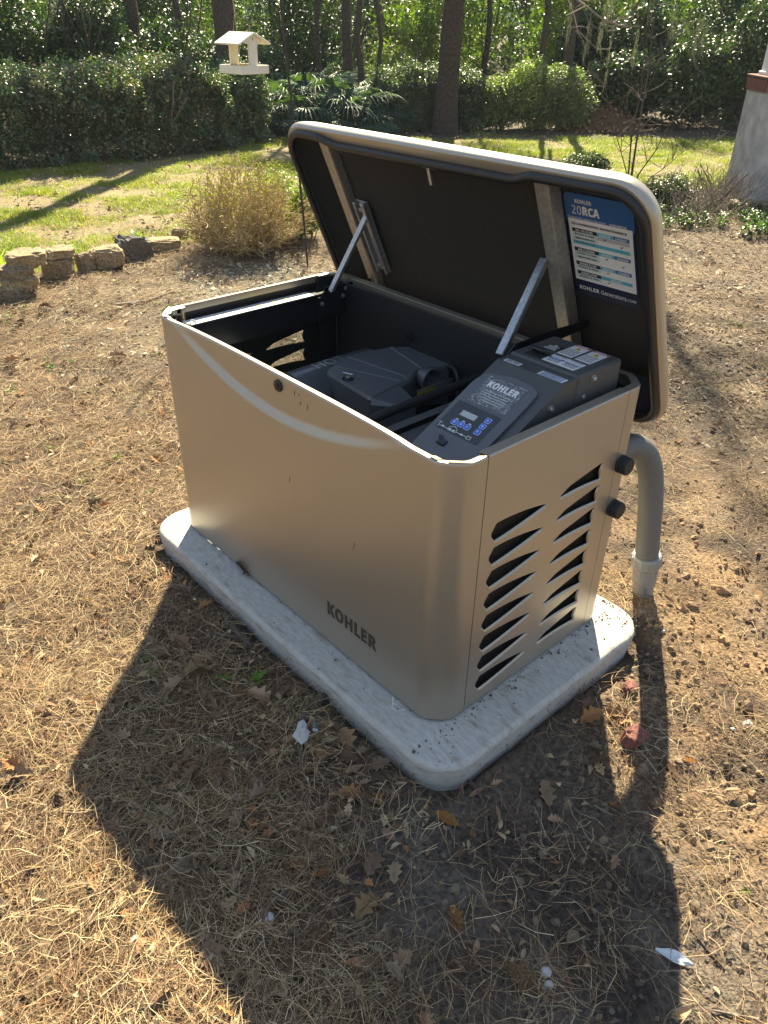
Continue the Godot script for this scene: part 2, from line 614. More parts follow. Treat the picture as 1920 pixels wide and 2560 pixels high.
func build_generator() -> void:
	var g := thing("standby_generator", "champagne metal standby generator with its hood propped open on a concrete pad", "generator", GEN, YAW)
	var shell: Material = M.champagne
	# --- front panel with both chamfered corners
	var plan := PackedVector2Array([Vector2(-GL, -0.0945), Vector2(-GL, -0.046), Vector2(-GL + 0.046, 0), Vector2(-0.046, 0), Vector2(0, -0.046), Vector2(0, -0.0945)])
	plan = round_poly(plan, 0.022, 5, false)
	var dense := PackedVector2Array()
	for k in plan.size():
		dense.append(plan[k])
		if k + 1 < plan.size() and plan[k].distance_to(plan[k + 1]) > 0.3:
			for j in range(1, 80):
				dense.append(plan[k].lerp(plan[k + 1], j / 80.0))
	var nrm := PackedVector2Array()
	for k in dense.size():
		var d := (dense[mini(k + 1, dense.size() - 1)] - dense[maxi(k - 1, 0)]).normalized()
		nrm.append(Vector2(-d.y, d.x))
	var ys := [0.097, 0.2, 0.35, 0.5, 0.6, 0.66]
	for k in range(1, 29): ys.append(0.66 + 0.134 * k / 28.0)
	var rings := []
	for y in ys:
		var ring := PackedVector3Array()
		for p in dense: ring.append(Vector3(p.x, y, p.y - scoop(p.x, y)))
		rings.append(ring)
	for q in [[0.7975, 0.0008], [0.7995, 0.0025], [0.8002, 0.005], [0.7962, 0.0185], [0.794, 0.019], [0.782, 0.019]]:
		var ring := PackedVector3Array()
		for k in dense.size():
			var p: Vector2 = dense[k] + (Vector2(nrm[k].x, nrm[k].y) * -q[1])
			ring.append(Vector3(p.x, q[0], p.y - scoop(dense[k].x, 0.8)))
		rings.append(ring)
	# normals want: outward; loft's centroid test works as the wall bows round the inside
	var fp := Geo.new()
	var cut: int = ys.size() + 2
	fp.loft(rings.slice(0, cut), false, Vector3.ZERO, false, Vector3(-GL * 0.5, 0.45, -0.3))
	fp.loft(rings.slice(cut - 1, cut + 2), false, Vector3.UP)
	fp.loft(rings.slice(cut + 1), false, Vector3(0, 0, -1), false)
	var front := part("front_panel", fp, shell, g)
	text("KOHLER", 0.040, M.logo_dark, front, Transform3D(Basis(), Vector3(-0.3145, 0.2125, 0.0009)), "lettering", 700, "Droid Sans", 0.194)
	# lock
	var lk := Geo.new()
	var lc := Vector3(-0.591, 0.772, -0.013)
	lk.cyl(lc, lc + Vector3(0, 0, 0.005), 0.0155, 24, 0.0015)
	var lock := part("lock", lk, M.black_gloss, g)
	lk = Geo.new()
	lk.cyl(lc + Vector3(0, 0, 0.005), lc + Vector3(0, 0, 0.0075), 0.008, 20, 0.001)
	part("lock_cylinder", lk, M.black, lock)
	for q in [[-0.528, 0.768, 0.012], [-0.506, 0.752, 0.010], [-0.480, 0.749, 0.014], [-0.510, 0.772, 0.006], [-0.30, 0.46, 0.02], [-0.55, 0.53, 0.016]]:
		var sf := Geo.new()
		var zz := -scoop(q[0], q[1]) + 0.0006
		sf.bar(Vector3(q[0], q[1], zz), Vector3(q[0] + q[2] * 0.25, q[1] + q[2], -scoop(q[0] + q[2] * 0.25, q[1] + q[2]) + 0.0006), Vector3(0, 0, 1), 0.0006, 0.0011)
		part("scuff", sf, M.logo_dark, front)
	# folded tabs at the rim's corners
	for q in [[Vector3(-0.062, 0.8012, -0.012), 0.0], [Vector3(-0.020, 0.8012, -0.036), 45.0], [Vector3(-GL + 0.07, 0.8012, -0.012), 0.0], [Vector3(-GL + 0.026, 0.8012, -0.040), -45.0]]:
		var tb := Geo.new()
		tb.box(Transform3D(Basis(Vector3.UP, deg_to_rad(q[1])) * Basis(Vector3.RIGHT, -0.29), q[0] - Vector3(0, 0.0012, 0)), Vector3(0.020 if q[1] == 0.0 else 0.046, 0.0016, 0.017), 0.0006)
		part("rim_tab", tb, shell, g)
	# dark liner behind the front panel
	var li := Geo.new()
	li.slab(Vector3(-GL + 0.07, 0.12, -0.030), Vector3(-0.07, 0.775, -0.024), 0.001)
	li.bar(Vector3(-0.034, 0.45, -0.055) + Vector3(0, -0.33, 0), Vector3(-0.034, 0.775, -0.055), Vector3(1, 0, -1).normalized(), 0.07, 0.003)
	li.bar(Vector3(-GL + 0.034, 0.12, -0.055), Vector3(-GL + 0.034, 0.775, -0.055), Vector3(1, 0, 1).normalized(), 0.07, 0.003)
	part("front_liner", li, M.liner, g)
	# --- side panels with their vents
	for s: float in [1.0, -1.0]:
		var xp := 0.0 if s > 0.0 else -GL
		var sp := Geo.new()
		vent_panel(sp, xp, s, true)
		# edges and rim flange of the panel
		sp.quad(Vector3(xp, 0.0975, -0.0968), Vector3(xp, TOP - 0.003, -0.0968), Vector3(xp - s * 0.012, TOP - 0.003, -0.0968), Vector3(xp - s * 0.012, 0.0975, -0.0968), Vector3(0, 0, 1))
		sp.quad(Vector3(xp, 0.0975, -0.5765), Vector3(xp, TOP - 0.003, -0.5765), Vector3(xp - s * 0.012, TOP - 0.003, -0.5765), Vector3(xp - s * 0.012, 0.0975, -0.5765), Vector3(0, 0, -1))
		var pr := []
		for q in [[0.0, -0.003], [0.001, -0.001], [0.003, 0.0]]:
			pr.append(PackedVector3Array([Vector3(xp - s * q[0], TOP + q[1], -0.0968), Vector3(xp - s * q[0], TOP + q[1], -0.5765)]))
		sp.loft(pr, false, Vector3(s * 0.5, 1, 0))
		var fw := 0.026 if s > 0.0 else 0.013
		sp.slab(Vector3(minf(xp - s * 0.003, xp - s * fw), TOP - 0.0025, -0.5765), Vector3(maxf(xp - s * 0.003, xp - s * fw), TOP, -0.0968))
		sp.slab(Vector3(minf(xp - s * (fw - 0.002), xp - s * fw), TOP - 0.02, -0.5760), Vector3(maxf(xp - s * (fw - 0.002), xp - s * fw), TOP - 0.003, -0.0972))
		part("side_panel", sp, shell, g)
		var inn := Geo.new()
		vent_panel(inn, xp - s * 0.0095, -s, false)
		part("side_liner", inn, M.liner, g)
		inn = Geo.new()
		if s > 0.0:
			inn.slab(Vector3(-0.046, 0.115, -0.57), Vector3(-0.042, 0.66, -0.10), 0.001)
			part("baffle", inn, M.liner, g)
		# woven wire screen behind the vents
		var sc := Geo.new()
		var xs := xp - s * 0.014
		var y := 0.115
		while y < 0.64:
			sc.quad(Vector3(xs, y, -0.11), Vector3(xs, y, -0.55), Vector3(xs, y + 0.0013, -0.55), Vector3(xs, y + 0.0013, -0.11), Vector3(s, 0, 0))
			y += 0.0042
		var z := -0.55
		while z < -0.11:
			sc.quad(Vector3(xs - 0.0006, 0.11, z), Vector3(xs - 0.0006, 0.645, z), Vector3(xs - 0.0006, 0.645, z + 0.0013), Vector3(xs - 0.0006, 0.11, z + 0.0013), Vector3(s, 0, 0))
			z += 0.0042
		var scr := part("vent_screen", sc, M.black if s > 0.0 else M.black, g)
		scr.set_meta("kind", "stuff")
		# rear corner post: short flat, chamfer
		var cp := PackedVector2Array([Vector2(xp, -0.578), Vector2(xp, -0.625), Vector2(xp - s * 0.046, -GW), Vector2(xp - s * 0.10, -GW)])
		cp = round_poly(cp, 0.018, 4, false)
		var cr := []
		for q in [[0.097, 0.0], [0.797, 0.0], [0.7995, 0.0015], [0.80, 0.004], [0.80, 0.022]]:
			var ring := PackedVector3Array()
			for k in cp.size():
				var d := (cp[mini(k + 1, cp.size() - 1)] - cp[maxi(k - 1, 0)]).normalized()
				var nn := Vector2(-d.y, d.x) * s
				if nn.dot(Vector2(s, -1)) < 0.0: nn = -nn
				var p: Vector2 = cp[k] - nn * q[1]
				ring.append(Vector3(p.x, q[0], p.y))
			cr.append(ring)
		var cg := Geo.new()
		cg.loft(cr.slice(0, 3), false, Vector3(s, 0.05, -1))
		cg.loft(cr.slice(2), false, Vector3.UP)
		part("corner_post", cg, shell, g)
		var ci := Geo.new()
		ci.slab(Vector3(minf(xp - s * 0.030, xp - s * 0.012), 0.11, -0.64), Vector3(maxf(xp - s * 0.030, xp - s * 0.012), 0.79, -0.5690), 0.001)
		part("post_liner", ci, M.liner, g)
	# --- rear panel
	var rp := Geo.new()
	rp.slab(Vector3(-GL + 0.1015, 0.097, -GW), Vector3(-0.1015, 0.796, -GW + 0.003), 0.001)
	rp.slab(Vector3(-GL + 0.1015, 0.7962, -GW), Vector3(-0.1015, 0.7985, -GW + 0.026), 0.0008)
	part("rear_panel", rp, shell, g)
	rp = Geo.new()
	rp.slab(Vector3(-GL + 0.03, 0.11, -0.648), Vector3(-0.03, 0.778, -0.642), 0.001)
	part("rear_liner", rp, M.liner, g)
	rp = Geo.new()
	for k in 17:
		var a := TAU * k / 16.0
		if k == 0: continue
		var a0 := TAU * (k - 1) / 16.0
		rp.bar(Vector3(-0.80 + cos(a0) * 0.014, 0.688 + sin(a0) * 0.014, -0.634), Vector3(-0.80 + cos(a) * 0.014, 0.688 + sin(a) * 0.014, -0.634), Vector3(0, 0, 1), 0.005, 0.005)
	part("lifting_ring", rp, M.black_gloss, g)
	# base tray and plinth
	var bt := Geo.new()
	bt.slab(Vector3(-GL + 0.035, PADT + 0.0005, -GW + 0.035), Vector3(-0.035, 0.112, -0.035), 0.002)
	part("base_tray", bt, M.black, g)
	build_engine(g)
	build_controller(g)
	build_hood(g)
	# round rubber bumpers on the right rear post
	for q in [[0.602, -0.5985], [0.474, -0.6015]]:
		var kb := Geo.new()
		var p := Vector3(0.0005, q[0], q[1])
		kb.cyl(p, p + Vector3(0.006, 0, 0), 0.0235, 28, 0.001)
		kb.cyl(p + Vector3(0.006, 0, 0), p + Vector3(0.027, 0, 0), 0.0225, 28, 0.003)
		part("rubber_bumper", kb, M.rubber, g)

func build_engine(g: Node3D) -> void:
	# block under the covers
	var e := Geo.new()
	e.slab(Vector3(-1.02, 0.113, -0.60), Vector3(-0.55, 0.42, -0.14), 0.01)
	e.slab(Vector3(-0.82, 0.40, -0.58), Vector3(-0.56, 0.535, -0.24), 0.02)
	e.cyl(Vector3(-0.70, 0.3, -0.12), Vector3(-0.70, 0.3, -0.16), 0.12, 24, 0.01)
	var blk := part("engine_block", e, M.black, g)
	e = Geo.new()
	for k in 9:
		e.slab(Vector3(-1.03, 0.17 + k * 0.026, -0.5), Vector3(-0.9, 0.18 + k * 0.026, -0.2), 0.002)
	part("cooling_fin", e, M.black_gloss, blk)
	# alternator drum
	e = Geo.new()
	e.cyl(Vector3(-0.54, 0.30, -0.36), Vector3(-0.30, 0.30, -0.36), 0.15, 28, 0.012)
	part("alternator", e, M.black, g)
	# muffler
	var mf := Geo.new()
	var rings := []
	for q in [[-0.225, 0.02], [-0.222, 0.05], [-0.228, 0.075], [-0.245, 0.088], [-0.40, 0.089], [-0.55, 0.088], [-0.568, 0.075], [-0.574, 0.05], [-0.572, 0.02]]:
		var ring := PackedVector3Array()
		for k in 32:
			var a := TAU * k / 32.0
			ring.append(Vector3(-0.868 + cos(a) * q[1] * 1.08, 0.560 + sin(a) * q[1], q[0]))
		rings.append(ring)
	mf.loft(rings)
	mf.fan(rings[0], Vector3(0, 0, 1))
	mf.fan(rings[-1], Vector3(0, 0, -1))
	var muf := part("muffler", mf, M.muffler, g)
	# seam band and clamp, and raised letters
	mf = Geo.new()
	var sr := []
	for q in [[-0.236, 0.0895], [-0.236, 0.0935], [-0.231, 0.0935], [-0.231, 0.0895]]:
		var ring := PackedVector3Array()
		for k in 32:
			var a := TAU * k / 32.0
			ring.append(Vector3(-0.868 + cos(a) * q[1] * 1.08, 0.560 + sin(a) * q[1], q[0]))
		sr.append(ring)
	mf.loft(sr)
	part("seam_band", mf, M.black_gloss, muf)
	text("HOT", 0.040, M.galv, muf, Transform3D(Basis(Vector3(0, 0, -1), Vector3(-1, 0, 0), Vector3.UP), Vector3(-0.868, 0.6498, -0.38)), "lettering", 400, "Droid Sans", 0.11)
	mf = Geo.new()
	var cl := PackedVector3Array()
	for k in 9:
		var a := PI * (0.15 + 0.75 * k / 8.0)
		cl.append(Vector3(-0.955 + cos(a) * 0.016, 0.625 + sin(a) * 0.016, -0.212))
	mf.tube(cl, 0.0035, 6)
	part("hose_clamp", mf, M.black_gloss, g)
	# air cleaner cover
	var top := PackedVector2Array([Vector2(-0.82, -0.335), Vector2(-0.868, -0.436), Vector2(-0.862, -0.52), Vector2(-0.842, -0.60), Vector2(-0.80, -0.655), Vector2(-0.735, -0.69), Vector2(-0.66, -0.685), Vector2(-0.625, -0.632), Vector2(-0.668, -0.545), Vector2(-0.622, -0.470), Vector2(-0.622, -0.43), Vector2(-0.600, -0.312), Vector2(-0.63, -0.315)])
	top = round_poly(top, 0.014, 3)
	var body := PackedVector2Array()
	for p in top: body.append(p + (p - Vector2(-0.74, -0.5)).normalized() * 0.006)
	var cov := Geo.new()
	cov.prism(body, func(p: Vector2): return Vector3(p.x, 0.53, p.y), Vector3(0, 0.112, 0))
	var r0 := PackedVector3Array()
	var r1 := PackedVector3Array()
	for k in top.size():
		r0.append(Vector3(body[k].x, 0.642, body[k].y))
		r1.append(Vector3(top[k].x, 0.6505, top[k].y))
	cov.loft([r0, r1], true, Vector3.ZERO, true)
	for k in Geometry2D.triangulate_polygon(top).size() / 3:
		var t := Geometry2D.triangulate_polygon(top)
		cov.tri(r1[t[k * 3]], r1[t[k * 3 + 1]], r1[t[k * 3 + 2]], Vector3.UP)
	var cover := part("air_cleaner_cover", cov, M.plastic, g)
	# lower wing of the cover, sloping toward the controller
	var w := Geo.new()
	var w0 := PackedVector3Array([Vector3(-0.598, 0.648, -0.312), Vector3(-0.618, 0.648, -0.43), Vector3(-0.56, 0.632, -0.425), Vector3(-0.515, 0.622, -0.398), Vector3(-0.588, 0.636, -0.300)])
	for k in range(1, 4): w.tri(w0[0], w0[k], w0[k + 1], Vector3.UP)
	for k in 5:
		var a := w0[k]
		var b := w0[(k + 1) % 5]
		w.quad(a, b, Vector3(b.x, 0.5, b.z), Vector3(a.x, 0.5, a.z), Vector3((a + b).x * 0.5 + 0.575, 0, (a + b).z * 0.5 + 0.373))
	part("cover_wing", w, M.plastic, cover)
	for q in [[Vector3(-0.838, 0.6508, -0.372), Vector3(-0.628, 0.6508, -0.450)], [Vector3(-0.866, 0.6508, -0.450), Vector3(-0.640, 0.6508, -0.482)], [Vector3(-0.84, 0.6508, -0.60), Vector3(-0.66, 0.6508, -0.56)]]:
		var rg := Geo.new()
		rg.bar(q[0], q[1], Vector3.UP, 0.005, 0.010, 0.002)
		part("rib", rg, M.plastic, cover)
	# funnel-shaped scoop in the notch
	var fs := Geo.new()
	var fr := []
	for q in [[0.0, 0.020], [0.02, 0.028], [0.05, 0.036], [0.058, 0.036]]:
		var ring := PackedVector3Array()
		for k in 20:
			var a := TAU * k / 20.0
			ring.append(Vector3(-0.672 + q[0] * 1.0, 0.625 + sin(a) * q[1], -0.555 + cos(a) * q[1]))
		fr.append(ring)
	fs.loft(fr)
	fs.fan(fr[0], Vector3(-1, 0, 0))
	part("intake_scoop", fs, M.plastic, cover)
	# wing knobs
	for q in [Vector3(-0.735, 0.652, -0.342), Vector3(-0.742, 0.652, -0.665)]:
		var kn := Geo.new()
		kn.cyl(q, q + Vector3(0, 0.007, 0), 0.007, 14, 0.001)
		kn.box(Transform3D(Basis(Vector3.UP, rnd(0.3, 1.2)), q + Vector3(0, 0.012, 0)), Vector3(0.034, 0.011, 0.005), 0.002)
		part("wing_nut", kn, M.galv, cover)
		var rs := Geo.new()
		var rr := []
		for j in [[0.017, 0.0], [0.017, 0.002], [0.012, 0.002], [0.012, 0.0]]:
			var ring := PackedVector3Array()
			for k in 20: ring.append(q + Vector3(cos(TAU * k / 20) * j[0], j[1] - 0.001, sin(TAU * k / 20) * j[0]))
			rr.append(ring)
		rs.loft(rr)
		part("washer", rs, M.black, cover)
	# plated bracket in the notch
	var br := Geo.new()
	br.slab(Vector3(-0.572, 0.590, -0.595), Vector3(-0.569, 0.640, -0.455), 0.0008)
	var plate := part("bracket", br, M.galv, g)
	br = Geo.new()
	br.slab(Vector3(-0.5688, 0.594, -0.520), Vector3(-0.5675, 0.634, -0.458), 0.0004)
	part("passivated_patch", br, M.yellow_zinc, plate)
	for q in [[0.612, -0.475], [0.618, -0.515], [0.62, -0.56], [0.618, -0.445]]:
		br = Geo.new()
		br.cyl(Vector3(-0.5675, q[0], q[1]), Vector3(-0.5635, q[0], q[1]), 0.006, 6, 0.001)
		part("bolt", br, M.galv, plate)
	# hose and partition between engine and controller
	var hs := Geo.new()
	hs.tube(PackedVector3Array([Vector3(-0.482, 0.655, -0.16), Vector3(-0.485, 0.661, -0.25), Vector3(-0.487, 0.662, -0.42), Vector3(-0.487, 0.66, -0.62)]), 0.0125, 14)
	part("rubber_hose", hs, M.rubber, g)
	var pt := Geo.new()
	pt.slab(Vector3(-0.432, 0.12, -0.62), Vector3(-0.429, 0.655, -0.06), 0.001)
	pt.slab(Vector3(-0.432, 0.655, -0.62), Vector3(-0.405, 0.658, -0.06), 0.001)
	part("partition", pt, M.galv_dark, g)
	pt = Geo.new()
	pt.slab(Vector3(-0.4045, 0.30, -0.62), Vector3(-0.245, 0.645, -0.05), 0.004)
	part("duct_box", pt, M.galv_dark, g)
	pt = Geo.new()
	for k in 7:
		var a := Vector3(rnd(-0.385, -0.31), 0.6485, rnd(-0.21, -0.08))
		pt.bar(a, a + Vector3(rnd(-0.02, 0.02), 0.004, rnd(-0.035, 0.035)), Vector3.UP, 0.006, 0.001)
	part("torn_film", pt, M.white_film, g)
	for q in [[Vector3(-0.93, 0.55, -0.16), Vector3(-0.84, 0.605, -0.19), Vector3(-0.76, 0.56, -0.22), Vector3(-0.70, 0.50, -0.27), 0.004], [Vector3(-0.80, 0.50, -0.14), Vector3(-0.78, 0.575, -0.20), Vector3(-0.84, 0.585, -0.235), Vector3(-0.86, 0.52, -0.26), 0.003], [Vector3(-0.54, 0.40, -0.56), Vector3(-0.55, 0.60, -0.60), Vector3(-0.60, 0.655, -0.625), Vector3(-0.72, 0.60, -0.64), 0.006], [Vector3(-0.45, 0.60, -0.20), Vector3(-0.52, 0.57, -0.27), Vector3(-0.53, 0.53, -0.40), Vector3(-0.50, 0.45, -0.55), 0.005]]:
		var wg := Geo.new()
		var cv := Curve3D.new()
		for k in 4:
			var dd: Vector3 = (q[mini(k + 1, 3)] - q[maxi(k - 1, 0)]) * 0.22
			cv.add_point(q[k], -dd, dd)
		var wp := PackedVector3Array()
		for k in 25: wp.append(cv.sample_baked(cv.get_baked_length() * k / 24.0, true))
		wg.tube(wp, q[4], 7)
		part("wire", wg, M.rubber, g)
	# cross beam at the left end
	var bm := Geo.new()
	bm.slab(Vector3(-1.166, 0.757, -0.690), Vector3(-1.119, 0.760, -0.072), 0.001)
	bm.slab(Vector3(-1.1215, 0.674, -0.690), Vector3(-1.1185, 0.7565, -0.072), 0.001)
	bm.slab(Vector3(-1.166, 0.700, -0.690), Vector3(-1.1635, 0.7565, -0.072), 0.001)
	var beam := part("cross_beam", bm, M.black_gloss, g)
	bm = Geo.new()
	bm.slab(Vector3(-1.164, 0.7602, -0.52), Vector3(-1.1195, 0.7607, -0.078))
	var stk := part("sticker", bm, M.label_silver, beam)
	for k in 3:
		bm = Geo.new()
		var z := -0.33 - 0.05 * k
		bm.tri(Vector3(-1.154, 0.7612, z), Vector3(-1.130, 0.7612, z + 0.014), Vector3(-1.130, 0.7612, z - 0.014), Vector3.UP)
		part("warning_triangle", bm, M.label_yellow, stk)
	for k in 8:
		bm = Geo.new()
		bm.slab(Vector3(-1.157, 0.7608, -0.10 - 0.026 * k - 0.012), Vector3(-1.157 + rnd(0.022, 0.031), 0.7611, -0.10 - 0.026 * k))
		part("print_block", bm, M.label_grey, stk)
	bm = Geo.new()
	for k in 8:
		var a := Vector3(rnd(-1.15, -1.11), 0.7625, rnd(-0.105, -0.072))
		bm.bar(a, a + Vector3(rnd(-0.01, 0.03), rnd(0, 0.006), rnd(-0.014, 0.014)), Vector3.UP, 0.006, 0.0008)
	part("torn_film", bm, M.white_film, g)
	# hinge bracket on that beam
	var hb := Geo.new()
	var prof := PackedVector2Array([Vector2(-0.530, 0.690), Vector2(-0.530, 0.752), Vector2(-0.553, 0.754), Vector2(-0.556, 0.781), Vector2(-0.66, 0.779), Vector2(-0.832, 0.771), Vector2(-0.832, 0.752), Vector2(-0.70, 0.735), Vector2(-0.640, 0.690)])
	hb.prism(prof, func(p: Vector2): return Vector3(-1.1125, p.y, p.x), Vector3(0.003, 0, 0))
	var hbr := part("hinge_bracket", hb, M.black_gloss, g)
	for q in [[0.731, -0.543], [0.742, -0.628], [0.764, -0.640], [0.757, -0.66]]:
		hb = Geo.new()
		hb.cyl(Vector3(-1.1095, q[0], q[1]), Vector3(-1.104, q[0], q[1]), 0.0075, 6, 0.001)
		part("bolt", hb, M.galv, hbr)
	hb = Geo.new()
	hb.prism(PackedVector2Array([Vector2(-0.44, 0.81), Vector2(-0.44, 0.838), Vector2(-0.47, 0.862), Vector2(-0.62, 0.864), Vector2(-0.78, 0.856), Vector2(-0.78, 0.838), Vector2(-0.60, 0.83), Vector2(-0.54, 0.81)]), func(p: Vector2): return Vector3(-0.262, p.y, p.x), Vector3(0.003, 0, 0))
	part("hinge_bracket", hb, M.black_gloss, g)

func build_controller(g: Node3D) -> void:
	var xl := -0.241
	var xr := -0.050
	var c := Geo.new()
	var prof := PackedVector2Array([Vector2(-0.592, 0.60), Vector2(-0.592, 0.852), Vector2(-0.385, 0.852), Vector2(-0.100, 0.706), Vector2(-0.055, 0.683), Vector2(-0.055, 0.60)])
	c.prism(prof, func(p: Vector2): return Vector3(xl, p.y, p.x), Vector3(xr - xl, 0, 0))
	var body := part("controller_body", c, M.controller, g)
	c = Geo.new()
	c.slab(Vector3(xl - 0.003, 0.775, -0.598), Vector3(xr + 0.0035, 0.8585, -0.430), 0.005)
	var lid := part("controller_lid", c, M.controller, g)
	# breaker
	c = Geo.new()
	c.slab(Vector3(-0.213, 0.8586, -0.490), Vector3(-0.166, 0.8605, -0.448), 0.0006)
	var bk := part("breaker", c, M.black, g)
	c = Geo.new()
	c.box(Transform3D(Basis(Vector3.RIGHT, 0.5), Vector3(-0.190, 0.868, -0.472)), Vector3(0.040, 0.013, 0.010), 0.002)
	part("breaker_handle", c, M.black_gloss, bk)
	var flat := Basis(Vector3(1, 0, 0), Vector3(0, 0, -1), Vector3(0, 1, 0))
	# stickers on the lid: [x0, x1, z0, z1, material]
	var sheet := func(called: String, x0: float, x1: float, z0: float, z1: float, y: float, m: Material, parent: Node) -> MeshInstance3D:
		var s := Geo.new()
		s.slab(Vector3(x0, y, z0), Vector3(x1, y + 0.0005, z1))
		return part(called, s, m, parent)
	var yl := 0.8587
	var s0: MeshInstance3D = sheet.call("sticker", -0.2135, -0.172, -0.549, -0.512, yl, M.black_gloss, lid)
	var rows := ["DC", "OUTPUT", "POWER", "BREAKER"]
	for k in 4:
		text(rows[k], 0.0055, M.label_white, s0, Transform3D(flat, Vector3(-0.193, yl + 0.001, -0.541 + 0.0085 * k)), "lettering", 700)
	for q in [[-0.167, -0.125], [-0.116, -0.074]]:
		var s: MeshInstance3D = sheet.call("sticker", q[0], q[1], -0.588, -0.508, yl, M.label_white, lid)
		sheet.call("red_band", q[0] + 0.001, q[1] - 0.001, -0.587, -0.578, yl + 0.0005, M.label_red, s)
		text("DANGER", 0.0055, M.label_white, s, Transform3D(flat, Vector3((q[0] + q[1]) * 0.5, yl + 0.0012, -0.5825)), "lettering", 700)
		var tg := Geo.new()
		var xm: float = (q[0] + q[1]) * 0.5
		tg.tri(Vector3(xm - 0.0095, yl + 0.0008, -0.556), Vector3(xm + 0.0095, yl + 0.0008, -0.556), Vector3(xm, yl + 0.0008, -0.574), Vector3.UP)
		part("warning_triangle", tg, M.label_yellow, s)
		tg = Geo.new()
		tg.quad(Vector3(xm - 0.0012, yl + 0.001, -0.558), Vector3(xm + 0.0018, yl + 0.001, -0.5645), Vector3(xm + 0.0012, yl + 0.001, -0.569), Vector3(xm - 0.0018, yl + 0.001, -0.5635), Vector3.UP)
		part("bolt_symbol", tg, M.black, s)
		for k in 5:
			text(["Hazardous voltage.", "Can cause severe", "injury or death.", "Disconnect power", "before servicing."][k], 0.0032, M.label_ink, s, Transform3D(flat, Vector3(xm, yl + 0.0009, -0.548 + 0.0078 * k)), "lettering", 400, "Droid Sans", rnd(0.030, 0.036))
	var sn: MeshInstance3D = sheet.call("sticker", -0.164, -0.075, -0.497, -0.449, yl, M.label_white, lid)
	sheet.call("blue_band", -0.163, -0.122, -0.482, -0.474, yl + 0.0005, M.label_blue, sn)
	sheet.call("blue_band", -0.118, -0.076, -0.482, -0.474, yl + 0.0005, M.label_blue, sn)
	text("NOTICE", 0.0055, M.label_white, sn, Transform3D(flat, Vector3(-0.1425, yl + 0.0012, -0.478)), "lettering", 700)
	text("ATTENTION", 0.0055, M.label_white, sn, Transform3D(flat, Vector3(-0.097, yl + 0.0012, -0.478)), "lettering", 700)
	for k in 4:
		for j in 2:
			text(["Do not operate", "before reading", "the manual", "supplied"][k], 0.003, M.label_ink, sn, Transform3D(flat, Vector3(-0.142 + 0.045 * j, yl + 0.0009, -0.493 if k == 0 else -0.471 + 0.006 * (k - 1))), "lettering", 400, "Droid Sans", 0.033)
	# two small stickers on the step
	var yb := 0.8522
	var sa: MeshInstance3D = sheet.call("sticker", -0.127, -0.058, -0.411, -0.388, yb, M.label_white, body)
	for k in 4:
		text("Automatic start equipment may start", 0.0034, M.label_blue, sa, Transform3D(flat, Vector3(-0.0925, yb + 0.0009, -0.4075 + 0.0055 * k)), "lettering", 400, "Droid Sans", 0.060)
	var sb: MeshInstance3D = sheet.call("sticker", -0.227, -0.181, -0.405, -0.389, yb, M.label_silver, body)
	for k in 2:
		text("MODEL SERIAL", 0.0034, M.label_ink, sb, Transform3D(flat, Vector3(-0.204, yb + 0.0009, -0.400 + 0.006 * k)), "lettering", 400, "Droid Sans", 0.036)
	# sloping display plate; t runs down the slope
	var u := Vector3(0, -0.456, 0.890)
	var nn := Vector3(0, 0.890, 0.456)
	var o := Vector3(0, 0.852, -0.383)
	var slope := Basis(Vector3(1, 0, 0), -u, nn)
	var at := func(x: float, t: float, up: float) -> Vector3: return o + u * t + nn * up + Vector3(x, 0, 0)
	var outline := round_poly(PackedVector2Array([Vector2(-0.2405, 0.318), Vector2(-0.2405, 0.079), Vector2(-0.229, 0.050), Vector2(-0.165, 0.034), Vector2(-0.108, 0.036), Vector2(-0.079, 0.048), Vector2(-0.077, 0.10), Vector2(-0.079, 0.318)]), 0.012, 4)
	c = Geo.new()
	c.prism(outline, func(p: Vector2): return at.call(p.x, p.y, 0.0), nn * 0.006)
	var plate := part("display_plate", c, M.plastic, g)
	var decal := func(called: String, x0: float, x1: float, t0: float, t1: float, up: float, m: Material, parent: Node, r := 0.0) -> MeshInstance3D:
		var s := Geo.new()
		if r > 0.0:
			s.prism(rrect(x0, x1, t0, t1, r, 4), func(p: Vector2): return at.call(p.x, p.y, up), nn * 0.0006)
		else:
			s.box(Transform3D(slope, at.call((x0 + x1) * 0.5, (t0 + t1) * 0.5, up + 0.0003)), Vector3(x1 - x0, t1 - t0, 0.0006))
		return part(called, s, m, parent)
	var nameplate: MeshInstance3D = decal.call("sticker", -0.213, -0.105, 0.052, 0.134, 0.0061, M.foil, plate)
	text("KOHLER", 0.017, M.label_white, nameplate, Transform3D(slope, at.call(-0.158, 0.075, 0.0075)), "lettering", 700, "Droid Sans", 0.086)
	for k in 5:
		text("To start the generator set press the RUN key", 0.0034, M.label_white, nameplate, Transform3D(slope, at.call(-0.160, 0.093 + 0.007 * k, 0.0075)), "lettering", 400, "Droid Sans", 0.075 if k < 4 else 0.05)
	var keypad: MeshInstance3D = decal.call("keypad", -0.228, -0.104, 0.143, 0.229, 0.0061, M.keypad, plate, 0.004)
	decal.call("display_window", -0.198, -0.155, 0.163, 0.178, 0.0068, M.lcd, keypad)
